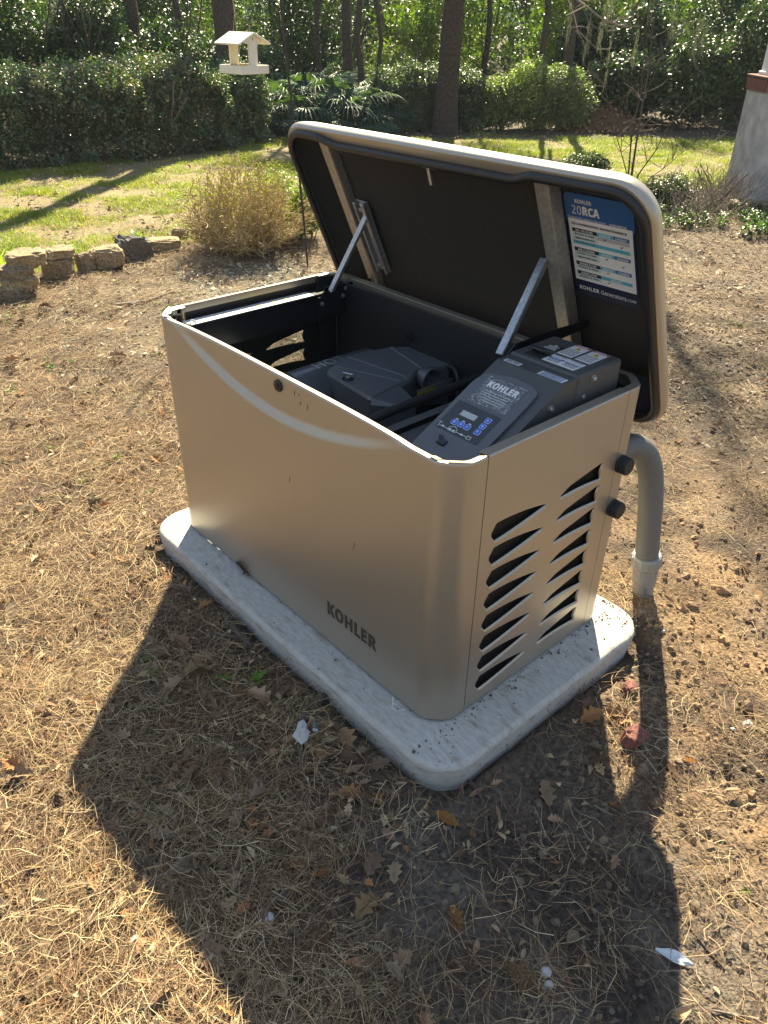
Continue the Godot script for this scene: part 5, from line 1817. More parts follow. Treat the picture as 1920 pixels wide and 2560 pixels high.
func build_feeder() -> void:
	var t := thing("bird_feeder", "cream wooden bird feeder with a gable roof hanging on a wire", "bird feeder", Vector3(-0.915, 1.182, -5.53), deg_to_rad(-42.0))
	var m: Material = M.cream_paint
	var g := Geo.new()
	for s: float in [1.0, -1.0]:
		g = Geo.new()
		var a := 0.44 * s
		var bs := Basis(Vector3.RIGHT, a)
		g.box(Transform3D(bs, Vector3(0, 0.187, s * 0.061)), Vector3(0.238, 0.010, 0.138), 0.0015)
		part("roof_panel", g, m, t)
	# end boards: post with a gable head
	for s: float in [1.0, -1.0]:
		g = Geo.new()
		g.prism(PackedVector2Array([Vector2(-0.032, 0.012), Vector2(0.032, 0.012), Vector2(0.032, 0.158), Vector2(0.072, 0.166), Vector2(0.0, 0.203), Vector2(-0.072, 0.166), Vector2(-0.032, 0.158)]), func(p: Vector2): return Vector3(s * 0.092 - 0.006, p.y, p.x), Vector3(0.012, 0, 0))
		var post := part("end_board", g, m, t)
		g = Geo.new()
		g.box(Transform3D(Basis(), Vector3(s * 0.0985, 0.186, 0.0)), Vector3(0.0015, 0.016, 0.003))
		part("slot", g, M.twig_dark, post)
	g = Geo.new()
	g.slab(Vector3(-0.105, 0.004, -0.095), Vector3(0.105, 0.014, 0.095), 0.001)
	part("tray_floor", g, m, t)
	for s: float in [1.0, -1.0]:
		g = Geo.new()
		g.slab(Vector3(-0.113, 0.0, s * 0.100 - 0.005), Vector3(0.113, 0.046, s * 0.100 + 0.005), 0.0015)
		part("tray_side", g, m, t)
		g = Geo.new()
		g.slab(Vector3(s * 0.108 - 0.005, 0.0, -0.0945), Vector3(s * 0.108 + 0.005, 0.046, 0.0945), 0.0015)
		part("tray_side", g, m, t)
	g = Geo.new()
	for k in 120:
		g.rock(Vector3(rnd(-0.07, 0.08), 0.036 + rnd(0.0, 0.014), rnd(-0.085, 0.092)), Vector3.ONE * rnd(0.006, 0.010), rng, 0.2, 3, 5)
	g.slab(Vector3(-0.095, 0.015, -0.09), Vector3(0.095, 0.036, 0.09), 0.003)
	part("seed_heap", g, M.seed, t)
	for s: float in [1.0, -1.0]:
		g = Geo.new()
		g.tube(PackedVector3Array([Vector3(s * 0.085, 0.20, 0.0), Vector3(s * 0.05, 0.34, 0), Vector3(0.0, 0.495, 0.0)]), 0.0012, 5)
		part("hanging_wire", g, M.wire, t)
	# shepherd's hook
	var hp := Vector3(-0.915, 1.182 + 0.495, -5.53)
	var path := PackedVector3Array([Vector3(-0.568, -0.1, -5.53), Vector3(-0.568, 0.0, -5.53), Vector3(-0.585, 0.35, -5.53), Vector3(-0.615, 0.8, -5.53), Vector3(-0.648, 1.25, -5.53), Vector3(-0.672, 1.6, -5.53), Vector3(-0.69, 1.9, -5.53)])
	for k in 10:
		var a := PI * k / 9.0
		path.append(Vector3(-0.80 + cos(a) * 0.11, 1.98 + sin(a) * 0.12, -5.53))
	path.append(Vector3(-0.915, 1.80, -5.53))
	path.append(hp + Vector3(0.0, 0.012, 0.0))
	path.append(hp + Vector3(0.012, -0.004, 0.0))
	path.append(hp + Vector3(0.028, 0.010, 0.0))
	g = Geo.new()
	var rad := []
	for k in path.size(): rad.append(0.0075 if k > 1 else 0.006)
	g.tube(path, rad, 8)
	var pole := thing("shepherd_hook", "thin dark iron shepherd's hook stuck in the ground, carrying the bird feeder", "pole")
	part("rod", g, M.iron, pole)

func build_stones() -> void:
	var S := func(p: Vector3, size: Vector3, turn: float, m: String, label: String, rough := 0.13) -> void:
		var g := Geo.new()
		g.slab_rock(size * Vector3(0.82, 1.02, 0.82), n3, rnd(0, 90), rough * 1.5)
		var o := part("border_stone", g, M[m], self)
		o.transform = Transform3D(Basis.from_euler(Vector3(rnd(-0.06, 0.06), turn, rnd(-0.06, 0.06))), p)
		tag(o, label, "stone", "stones of the bed border")
	S.call(Vector3(-2.30, 0.030, -4.72), Vector3(0.20, 0.075, 0.20), 0.2, "stone", "lowest brown stone of the stack at the border's left end")
	S.call(Vector3(-2.27, 0.085, -4.76), Vector3(0.25, 0.07, 0.22), 0.5, "stone_tan", "rusty second stone from the bottom of the left stack")
	S.call(Vector3(-2.30, 0.145, -4.78), Vector3(0.26, 0.07, 0.22), -0.2, "stone", "third stone from the bottom of the left stack")
	S.call(Vector3(-2.235, 0.210, -4.84), Vector3(0.27, 0.085, 0.22), 0.3, "stone_tan", "tan stone on top of the stack at the border's left end")
	S.call(Vector3(-2.17, 0.06, -5.14), Vector3(0.22, 0.15, 0.20), 0.1, "stone", "tall blocky stone right of the left stack", 0.10)
	S.call(Vector3(-2.15, 0.165, -5.16), Vector3(0.21, 0.06, 0.19), 0.4, "stone_tan", "flat cap stone on the tall blocky stone")
	S.call(Vector3(-2.04, 0.07, -5.26), Vector3(0.12, 0.12, 0.13), 0.9, "stone", "narrow stone wedged between the blocky stone and the flat pale one")
	S.call(Vector3(-1.94, 0.07, -5.42), Vector3(0.27, 0.13, 0.22), 0.35, "stone_tan", "flat topped pale tan stone lit by the sun, left of the dark jagged stone", 0.09)
	S.call(Vector3(-1.83, 0.055, -5.70), Vector3(0.27, 0.15, 0.20), 0.6, "stone_dark", "dark jagged stone in the middle of the border", 0.24)
	S.call(Vector3(-1.70, 0.02, -5.98), Vector3(0.32, 0.09, 0.24), 0.3, "stone_tan", "low pale slab right of the dark jagged stone", 0.08)
	S.call(Vector3(-1.62, 0.035, -6.22), Vector3(0.14, 0.10, 0.12), 0.2, "stone", "small grey stone behind the low pale slab")
	S.call(Vector3(-1.50, 0.03, -6.30), Vector3(0.11, 0.07, 0.10), 0.6, "stone", "smallest stone between the grey one and the twiggy shrub")
	S.call(Vector3(-1.42, 0.05, -6.50), Vector3(0.24, 0.13, 0.18), 0.2, "stone_tan", "rounded pale stone just left of the twiggy shrub")

# ---------------------------------------------------------------- plants
func cluster(n: int, L: float, W: float, spread: float, droop := 0.0, fold := 0.2) -> ArrayMesh:
	var g := Geo.new()
	for k in n:
		var a := rnd(0, TAU)
		var el := rnd(-0.5, 1.1) - droop
		var p := Vector3(rnd(-1, 1), rnd(-1, 1), rnd(-1, 1)) * spread
		g.leaf(Transform3D(Basis.from_euler(Vector3(-el, a, rnd(-0.7, 0.7))), p), L * rnd(0.7, 1.15), W * rnd(0.8, 1.15), fold * rnd(0.2, 1.3), rnd(-0.1, 0.35))
	return g.mesh()

func grow_twigs(g: Geo, p: Vector3, dir: Vector3, L: float, r: float, depth: int, spread: float, up: float, fork := 2) -> void:
	var path := PackedVector3Array([p])
	var q := p
	var d := dir
	var N := 3
	for k in N:
		d = (d + Vector3(rnd(-1, 1), rnd(-0.6, 0.8) + up, rnd(-1, 1)) * spread * 0.35).normalized()
		q += d * L / N
		path.append(q)
	g.tube(path, [r, r * 0.94, r * 0.88, r * 0.8], 4 if r < 0.004 else 6, false)
	if depth <= 0: return
	for k in fork:
		var s := path[1 + rng.randi() % 3] if k > 0 else q
		var nd := (d + Vector3(rnd(-1, 1), rnd(-0.4, 0.8) + up, rnd(-1, 1)) * spread).normalized()
		grow_twigs(g, s, nd, L * rnd(0.55, 0.85), r * 0.76, depth - 1, spread, up, fork)

func shrub_cloud(t: Node3D, count: int, rx: float, h: float, rz: float, meshes: Array, m: Material, pal: Array, shell := 0.6, base := 0.1, size := 1.0) -> void:
	var xf := []
	var cols := []
	var off := rnd(0, 100)
	for v in meshes.size(): xf.append([]); cols.append(PackedColorArray())
	for k in count:
		var u := Vector3(rng.randfn(), rng.randfn(), rng.randfn()).normalized()
		var rad := pow(rng.randf(), 1.0 / 3.0 * shell)
		var lump := 0.72 + 0.55 * n2.get_noise_3d(u.x * 1.8 + off, u.y * 1.8, u.z * 1.8 + off) + 0.25 * n3.get_noise_3d(u.x * 3.0, u.y * 3.0 + off, u.z * 3.0)
		var p := Vector3(u.x * rx, 0, u.z * rz) * rad * lump
		p.y = base + (h - base) * (0.5 + 0.5 * u.y * rad * (0.75 + 0.3 * lump))
		var out := Vector3(u.x, 0.3, u.z)
		var b := Basis.from_euler(Vector3(rnd(-0.6, 0.6), atan2(out.x, out.z) + rnd(-0.8, 0.8), rnd(-0.6, 0.6)))
		var s := size * rnd(0.75, 1.25)
		var v := rng.randi() % meshes.size()
		xf[v].append(Transform3D(b.scaled(Vector3(s, s, s)), p))
		cols[v].append(jit(pick(pal), 0.28))
	for v in meshes.size():
		multi("foliage", meshes[v], m, xf[v], cols[v], t)

func stems(t: Node3D, n: int, h: float, r: float, m: Material, lean := 0.4, fork := 2, depth := 2) -> void:
	var g := Geo.new()
	for k in n:
		var a := rnd(0, TAU)
		grow_twigs(g, Vector3(cos(a), 0, sin(a)) * 0.06 - Vector3(0, 0.05, 0), Vector3(cos(a) * lean, 1, sin(a) * lean).normalized(), h * 0.5, r, depth, 0.45, 0.2, fork)
	part("stems", g, m, t).set_meta("kind", "stuff")

func hedge_box(t: Node3D, line: PackedVector2Array, h: float, deep: float, count: int, meshes: Array, m: Material, pal: Array) -> void:
	var xf := []
	var cols := []
	for v in meshes.size(): xf.append([]); cols.append(PackedColorArray())
	var len := 0.0
	for k in line.size() - 1: len += line[k].distance_to(line[k + 1])
	for k in count:
		var s := rng.randf() * len
		var j := 0
		while j < line.size() - 2 and s > line[j].distance_to(line[j + 1]):
			s -= line[j].distance_to(line[j + 1])
			j += 1
		var d := (line[j + 1] - line[j]).normalized()
		var nn := Vector2(d.y, -d.x)   # away from the viewer
		if nn.y > 0: nn = -nn
		var p2 := line[j] + d * s
		var y := 0.0
		var w := 0.0
		var f := rng.randf()
		if f < 0.52: # front face
			y = rnd(0.03, h); w = absf(rng.randfn(0.0, 0.10)) - 0.03
		elif f < 0.86: # top
			y = h - rng.randfn(0.03, 0.06); w = rnd(0.0, deep)
		else:
			y = rnd(0.05, h); w = rnd(0.1, deep)
		var b := n2.get_noise_2d(p2.x * 2.2, p2.y * 2.2) * 0.16 + n3.get_noise_3d(p2.x * 4.5, y * 4.5, p2.y * 4.5) * 0.22
		w += b - 0.10 * smoothstep(0.25, 0.0, y / h)
		y += (n1.get_noise_2d(p2.x * 1.4, p2.y * 1.4) * 0.12 + n3.get_noise_2d(p2.x * 3.0, w * 3.0) * 0.05) * smoothstep(0.2, 1.0, y / h)
		y += n3.get_noise_2d(p2.x * 7.0, w * 7.0) * 0.06 * smoothstep(0.6, 1.0, y / h)
		if w < 0.12: y -= 0.05 * smoothstep(0.7, 1.0, y / h)
		p2 += nn * w
		var v := rng.randi() % meshes.size()
		var sc := rnd(0.7, 1.25)
		xf[v].append(Transform3D(Basis.from_euler(Vector3(rnd(-0.9, 0.5), rnd(-1.6, 1.6), rnd(-0.6, 0.6))).scaled(Vector3(sc, sc, sc)), Vector3(p2.x, y, p2.y)))
		cols[v].append(jit(pick(pal), 0.3))
	for v in meshes.size():
		multi("foliage", meshes[v], m, xf[v], cols[v], t)
	var g := Geo.new()
	var L0 := 0.0
	for j in line.size() - 1:
		var d := (line[j + 1] - line[j]).normalized()
		var nn := Vector2(d.y, -d.x)
		if nn.y > 0: nn = -nn
		var m2 := int(line[j].distance_to(line[j + 1]) / 0.16)
		for k in m2:
			var p := line[j] + d * (k * 0.16 + rnd(-0.05, 0.05)) + nn * rnd(0.15, deep * 0.7)
			grow_twigs(g, Vector3(p.x, -0.03, p.y), Vector3(rnd(-0.3, 0.3), 1, rnd(-0.1, 0.5)).normalized(), h * 0.5, 0.009, 2, 0.6, 0.1)
	part("stems", g, M.twig_grey, t).set_meta("kind", "stuff")

func build_hedges() -> void:
	var small := [cluster(12, 0.048, 0.025, 0.05), cluster(13, 0.042, 0.023, 0.055), cluster(10, 0.055, 0.027, 0.06)]
	var dark := [Color(0.15, 0.19, 0.11), Color(0.10, 0.145, 0.080), Color(0.13, 0.165, 0.085), Color(0.07, 0.105, 0.06), Color(0.17, 0.165, 0.09), Color(0.20, 0.15, 0.09)]
	var t := thing("clipped_hedge", "long clipped dark green hedge along the left back of the lawn", "hedge")
	hedge_box(t, PackedVector2Array([Vector2(-7.2, -7.9), Vector2(-4.22, -9.05), Vector2(-2.97, -9.95), Vector2(-2.15, -10.95)]), 0.84, 1.25, 9500, small, M.gloss_foliage, dark)
	var pale := [Color(0.16, 0.20, 0.105), Color(0.12, 0.155, 0.08), Color(0.22, 0.24, 0.13), Color(0.08, 0.115, 0.06)]
	t = thing("boxwood_shrub", "squarish shrub closing the left hedge beside the fan palms", "shrub")
	hedge_box(t, PackedVector2Array([Vector2(-2.22, -11.02), Vector2(-1.66, -11.55)]), 0.80, 0.9, 2300, small, M.gloss_foliage, pale)
	t = thing("clipped_hedge", "low dull green hedge behind the trunk at the back centre", "hedge")
	hedge_box(t, PackedVector2Array([Vector2(-0.16, -12.85), Vector2(0.55, -13.0), Vector2(1.35, -13.05)]), 0.70, 0.9, 3000, small, M.gloss_foliage, [Color(0.12, 0.145, 0.08), Color(0.09, 0.12, 0.06), Color(0.17, 0.185, 0.10)])
	# pale variegated shrubs
	var lp := [Color(0.30, 0.31, 0.13), Color(0.22, 0.26, 0.10), Color(0.38, 0.37, 0.18), Color(0.13, 0.17, 0.06)]
	var big := [cluster(12, 0.060, 0.024, 0.06), cluster(12, 0.055, 0.026, 0.06)]
	for q in [[1.62, -13.25, 0.58, 0.72, "pale leaved shrub right of the low back hedge"], [2.15, -13.35, 0.62, 0.98, "tall pale variegated shrub crossed by a trunk's shadow"], [2.70, -13.45, 0.52, 0.86, "pale variegated shrub left of the leaf mound"]]:
		t = thing("variegated_shrub", q[4], "shrub", Vector3(q[0], 0, q[1]), 0.0, "pale shrubs at the back of the lawn")
		shrub_cloud(t, 760, q[2], q[3], q[2] * 0.8, big, M.foliage, lp, 0.75, 0.02)
		stems(t, 7, q[3], 0.01, M.twig_grey)

func fan_leaf() -> Geo:
	var g := Geo.new()
	var N := 19
	for k in N:
		var a := lerpf(-1.75, 1.75, k / (N - 1.0))
		var L := 0.40 * (0.72 + 0.28 * cos(a * 0.9)) * rnd(0.92, 1.05)
		var dir := Vector3(sin(a), 0, cos(a))
		var side := Vector3(cos(a), 0, -sin(a))
		var path := PackedVector3Array()
		for j in 4:
			var u := j / 3.0
			path.append(dir * (0.02 + L * u) + Vector3(0, 0.03 * u - 0.16 * u * u * u * rnd(0.7, 1.4), 0))
		for j in 3:
			var w0: float = [0.012, 0.026, 0.017][j] * 0.5
			var w1: float = [0.026, 0.017, 0.002][j] * 0.5
			for s: float in [-1.0, 1.0]:
				g.quad(path[j], path[j + 1], path[j + 1] + side * s * w1 + Vector3(0, w1 * 0.5, 0), path[j] + side * s * w0 + Vector3(0, w0 * 0.5, 0), Vector3.UP)
	return g

func build_palmettos() -> void:
	var fans := []
	for k in 3: fans.append(fan_leaf())
	var k := 0
	for q in [[-1.45, -12.35, 0.95, "fan palm at the left of the clump, beside the squarish shrub"], [-1.02, -12.75, 1.05, "tallest fan palm in the middle of the clump"], [-0.62, -12.55, 0.85, "fan palm in the front middle of the clump"], [-0.28, -12.95, 0.8, "fan palm at the right end of the clump"], [-1.25, -13.25, 1.1, "fan palm half hidden at the back of the clump"], [-0.78, -13.3, 1.0, "fan palm at the rear right of the clump"]]:
		var t := thing("fan_palm", q[3], "palm", Vector3(q[0], 0, q[1]), rnd(0, TAU), "fan palms at the back of the lawn")
		var st := Geo.new()
		for j in 20:
			var a := j * 2.4 + rnd(-0.3, 0.3)
			var el := lerpf(0.15, 1.25, j / 19.0)
			var L: float = q[2] * rnd(0.45, 0.68)
			var d := Vector3(cos(a) * cos(el), sin(el), sin(a) * cos(el))
			var tip := d * L + Vector3(0, 0.05, 0)
			st.tube(PackedVector3Array([Vector3(0, 0, 0), d * L * 0.5 + Vector3(0, 0.06, 0), tip]), [0.009, 0.006, 0.005], 5, false)
			var f := Geo.new()
			var z := (d * Vector3(1, 0.55, 1) + Vector3(0, -0.25, 0)).normalized()
			var x := Vector3.UP.cross(z).normalized()
			f.add(fans[j % 3], Transform3D(Basis(x, z.cross(x), z).scaled(Vector3.ONE * rnd(0.8, 1.1)), tip))
			part("fan_leaf", f, M.palm if j % 3 else M.palm_dark, t)
		part("leaf_stalks", st, M.palm_dark, t)
		k += 1

func tree(called: String, label: String, at: Vector3, r: float, h: float, lean: Vector3, crown := 0.0, group := "trees behind the lawn") -> Node3D:
	var t := thing(called, label, "tree", at, 0.0, group)
	var g := Geo.new()
	var path := PackedVector3Array()
	var rad := []
	var N := 16
	for k in N + 1:
		var u := float(k) / N
		path.append(Vector3(lean.x * u * u, -0.2 + (h + 0.2) * u, lean.z * u * u) + Vector3(n2.get_noise_1d(at.x * 9.0 + u * 4.0), 0, n2.get_noise_1d(at.x * 9.0 + 40.0 + u * 4.0)) * 0.12 * minf(1.0, u * 4.0))
		rad.append(r * (1.0 + 0.5 * exp(-u * h * 3.0)) * (1.0 - 0.55 * u))
	g.tube(path, rad, 14)
	part("trunk", g, M.bark, t)
	if crown > 0.0:
		var lb := Geo.new()
		for k in 14:
			var a := k * 2.4
			var y := h * rnd(0.80, 0.99)
			grow_twigs(lb, Vector3(lean.x, y, lean.z), Vector3(cos(a), rnd(-0.1, 0.5), sin(a)).normalized(), crown * 0.8, r * 0.22, 1, 0.4, 0.1)
		part("limbs", lb, M.bark, t)
		var xf := []
		var cols := PackedColorArray()
		for k in int(crown * crown * 48.0) + 20:
			var u := Vector3(rng.randfn(), rng.randfn() * 0.6, rng.randfn()).normalized() * pow(rng.randf(), 0.4) * crown
			xf.append(Transform3D(Basis.from_euler(Vector3(rnd(0, 6), rnd(0, 6), rnd(0, 6))), Vector3(lean.x, h * 0.95, lean.z) + u))
			cols.append(jit(Color(0.06, 0.09, 0.03), 0.3))
		multi("crown", needle_ball, M.foliage, xf, cols, t)
	return t

var needle_ball: ArrayMesh

func build_forest() -> void:
	var nb := Geo.new()
	for k in 34:
		var d := Vector3(rng.randfn(), rng.randfn(), rng.randfn()).normalized()
		nb.ribbon(PackedVector3Array([d * 0.03, d * 0.25]), 0.006, d.cross(Vector3(0.3, 1, 0.2)).normalized(), Vector3.UP)
	needle_ball = nb.mesh()
	# pines whose trunks the picture shows
	tree("pine_tree", "thick pine trunk behind the hanging bird feeder", Vector3(-2.235, 0, -12.4), 0.155, 16.0, Vector3(-3.0, 0, 0.2), 2.2)
	tree("pine_tree", "thick reddish pine trunk standing in the low back hedge", Vector3(0.80, 0, -12.75), 0.165, 6.5, Vector3(0.3, 0, 0.1), 0.7)
	for q in [[2.38, -13.95, 0.062, 5.0, "slim dark trunk above the tall pale shrub"], [2.80, -14.1, 0.075, 9.2, "slim dark trunk right of the tall pale shrub"], [-0.42, -13.6, 0.06, 5.0, "slim trunk behind the right end of the fan palms"], [-0.24, -13.55, 0.04, 5.0, "thin trunk right of the slim one behind the fan palms"], [-0.70, -13.9, 0.09, 5.5, "dark trunk behind the tallest fan palm"], [-1.16, -14.6, 0.05, 7.0, "slim trunk right of the shepherd's hook"], [-3.75, -13.0, 0.10, 7.0, "dark trunk in the shaded wood left of the feeder"], [-3.15, -13.4, 0.06, 5.5, "thin trunk left of the thick pine"], [-6.3, -13.4, 0.07, 5.0, "thin trunk at the left of the wood"], [1.65, -15.5, 0.06, 6.0, "slim trunk right of the reddish pine"], [4.4, -16.0, 0.10, 6.5, "dark trunk in the wood behind the leaf mound"], [-2.0, -17.5, 0.12, 8.0, "trunk deep in the wood behind the fan palms"]]:
		tree("woodland_tree", q[4], Vector3(q[0], 0, q[1]), q[2], q[3] * 0.35 + 1.6 if q[3] < 8.9 else q[3], Vector3(rnd(-0.3, 0.3), 0, rnd(-0.2, 0.2)), 0.55 if q[3] < 8.9 else 1.35)
	# evergreen understorey
	var med := [cluster(12, 0.085, 0.034, 0.09, 0.15), cluster(12, 0.075, 0.032, 0.09, 0.15), cluster(10, 0.10, 0.036, 0.10, 0.3)]
	var darkp := [Color(0.052, 0.082, 0.036), Color(0.070, 0.105, 0.042), Color(0.042, 0.068, 0.034), Color(0.095, 0.12, 0.045)]
	var limep := [Color(0.20, 0.25, 0.045), Color(0.26, 0.28, 0.06), Color(0.14, 0.19, 0.035)]
	var places := [["left edge of the wood", -7.6, -11.8], ["left hedge's outer half", -6.3, -11.6], ["left hedge", -5.2, -12.2], ["left hedge's inner half", -4.2, -12.6], ["left hedge near the feeder", -3.3, -13.2], ["squarish shrub", -2.3, -13.6]]
	for k in places.size():
		var q: Array = places[k]
		var h: float = [2.2, 2.0, 1.85, 1.7, 1.35, 1.1][k]
		var t := thing("evergreen_shrub", "dark glossy evergreen behind the %s" % q[0], "shrub", Vector3(q[1], 0, q[2]), rnd(0, 6), "evergreens at the edge of the wood")
		shrub_cloud(t, 1000, 1.05, h, 0.9, med, M.gloss_foliage, darkp, 0.85, 0.1)
		stems(t, 6, h, 0.02, M.twig_dark)
	var n := 0
	var where := ["far left end", "left end", "left part", "left centre", "centre", "right centre", "right part", "right end", "far right end"]
	for row in 3:
		for k in 9:
			var z: float = [-15.6, -18.2, -21.5][row] + rnd(-0.7, 0.7)
			var x: float = lerpf(-0.66, 0.50, (k + rnd(-0.35, 0.35)) / 8.0) * absf(z)
			var h: float = minf(0.62 * (absf(z) - 12.6) + 0.7, 4.5) * rnd(0.8, 1.1)
			var lime: bool = rng.randf() < ([0.2, 0.35, 0.4][row] if x < -2.0 else [0.5, 0.6, 0.5][row])
			var t := thing("evergreen_shrub", "%s leafy growth in the %s row of the wood, at its %s" % ["yellow green" if lime else "dark green", ["first", "second", "third"][row], where[k]], "shrub", Vector3(x, 0, z), rnd(0, 6), "leafy growth inside the wood")
			shrub_cloud(t, 430, 1.2, h, 0.9, med, M.foliage if lime else M.gloss_foliage, limep if lime else darkp, 0.85, 0.1, 1.25)
			stems(t, 4, h, 0.02, M.twig_dark)
			n += 1
	# sunlit yellow green shrub seen between the slim trunks
	for q in [[-0.05, -14.4, 1.15, "bright yellow green shrub lit from behind, right of the fan palms"], [0.35, -15.2, 1.5, "bright yellow green shrub left of the reddish pine trunk"]]:
		var t := thing("sunlit_shrub", q[3], "shrub", Vector3(q[0], 0, q[1]), 0.0)
		shrub_cloud(t, 330, 0.55, q[2], 0.4, [cluster(12, 0.07, 0.022, 0.07)], M.foliage, [Color(0.30, 0.34, 0.07), Color(0.36, 0.38, 0.11), Color(0.22, 0.28, 0.05)], 0.9, 0.1)
		stems(t, 5, q[2], 0.01, M.twig_grey)
	# broad glossy shrubs at the right, sun on their leaves
	var broad := [cluster(11, 0.105, 0.048, 0.09, 0.1), cluster(11, 0.095, 0.044, 0.09, 0.1)]
	for q in [[3.75, -14.2, 0.75, 1.0, "glossy broad leaved shrub left of the porch pier"], [4.75, -13.9, 0.9, 1.2, "glossy broad leaved shrub behind the porch pier's left edge"], [4.2, -15.2, 0.9, 1.7, "taller glossy shrub behind the two at the right"], [5.7, -14.0, 0.9, 1.7, "glossy broad leaved shrub hidden mostly by the porch pier"], [3.35, -15.6, 0.8, 1.6, "dark glossy shrub behind the leaf mound"]]:
		var t := thing("glossy_shrub", q[4], "shrub", Vector3(q[0], 0, q[1]), rnd(0, 6), "glossy shrubs at the right back")
		shrub_cloud(t, 640, q[2], q[3], q[2] * 0.8, broad, M.gloss_foliage, [Color(0.060, 0.085, 0.034), Color(0.085, 0.11, 0.045), Color(0.13, 0.155, 0.07), Color(0.05, 0.07, 0.03)], 0.75, 0.05)
		stems(t, 6, q[3], 0.014, M.twig_grey)
	# the wood beyond
	var far := [cluster(14, 0.22, 0.09, 0.28), cluster(14, 0.26, 0.09, 0.3)]
	var xf := [[], []]
	var cols := [PackedColorArray(), PackedColorArray()]
	for k in 9000:
		var z := -rnd(24.0, 36.0)
		var x := rnd(-0.80, 0.70) * absf(z)
		var p := Vector3(x, rnd(0.0, 7.5) * (0.65 + 0.35 * n1.get_noise_2d(x * 0.4, z * 0.4)), z)
		var v := k % 2
		xf[v].append(Transform3D(Basis.from_euler(Vector3(rnd(0, 6), rnd(0, 6), rnd(0, 6))), p))
		cols[v].append(jit(pick(darkp) if rng.randf() < 0.5 else pick(limep), 0.3))
	for v in 2:
		tag(multi("distant_wood", far[v], M.foliage, xf[v], cols[v], self), "dense green wood far behind the garden", "wood", "far wood")

func build_moss() -> void:
	# bare crooked branch with hanging moss
	var t := thing("mossy_branch", "crooked bare branch reaching in at the top right, hung with moss", "branch")
	var g := Geo.new()
	g.tube(PackedVector3Array([Vector3(2.42, 2.6, -14.4), Vector3(2.2, 2.1, -12.8), Vector3(2.10, 1.78, -11.6), Vector3(2.30, 1.60, -11.05), Vector3(2.52, 1.46, -10.95), Vector3(2.78, 1.40, -10.9), Vector3(2.95, 1.41, -10.9)]), [0.03, 0.024, 0.018, 0.013, 0.011, 0.008, 0.004], 7)
	part("limb", g, M.twig_grey, t)
	g = Geo.new()
	for q in [[Vector3(2.10, 1.78, -11.6), Vector3(2.25, 1.35, -11.1)], [Vector3(2.25, 1.35, -11.1), Vector3(2.50, 1.16, -11.0)], [Vector3(2.50, 1.16, -11.0), Vector3(2.66, 1.18, -10.95)], [Vector3(2.3, 1.6, -11.05), Vector3(2.05, 1.50, -10.9)]]:
		g.tube(PackedVector3Array([q[0], q[0].lerp(q[1], 0.5) + Vector3(rnd(-0.04, 0.04), rnd(-0.04, 0.02), 0), q[1]]), [0.009, 0.007, 0.005], 5)
	for k in 14:
		var p := Vector3(rnd(2.1, 2.9), rnd(1.35, 1.7), -11.0)
		grow_twigs(g, p, Vector3(rnd(-1, 1), rnd(-0.6, 0.4), rnd(-0.3, 0.3)).normalized(), rnd(0.12, 0.25), 0.0035, 1, 0.5, -0.05)
	part("twig", g, M.twig_grey, t)
	for q in [[2.16, 1.72, -11.2, 0.62, 0.022, "leftmost hanging strand of grey moss"], [2.37, 1.55, -11.0, 0.52, 0.032, "broad hanging strand of grey moss right of the leftmost one"], [2.50, 1.47, -10.95, 0.30, 0.026, "short strand of grey moss in the middle"], [2.60, 1.80, -11.1, 0.42, 0.05, "thickest clump of grey moss at the top edge"], [2.63, 1.42, -10.92, 0.72, 0.014, "long thin strand of moss reaching lowest"], [2.93, 1.40, -10.9, 0.36, 0.016, "rightmost thin strand of grey moss"], [4.25, 1.55, -12.6, 0.62, 0.075, "straw coloured moss hanging over the glossy shrubs at the right"], [3.95, 1.65, -12.9, 0.45, 0.05, "smaller tuft of moss beside the straw coloured one"]]:
		var s := Geo.new()
		for k in int(16 + q[4] * 500):
			var a := Vector3(q[0] + rnd(-1, 1) * q[4], q[1] - rng.randf() * q[3] * 0.75, q[2] + rnd(-1, 1) * q[4])
			var L := rnd(0.06, 0.2)
			var path := PackedVector3Array()
			for j in 5:
				path.append(a + Vector3(sin(j * 1.9 + k) * 0.010, -L * j / 4.0, cos(j * 1.7 + k) * 0.010))
			s.tube(path, 0.0016, 3, false)
		tag(part("hanging_moss", s, M.moss, self), q[5], "moss", "moss hanging from branches")

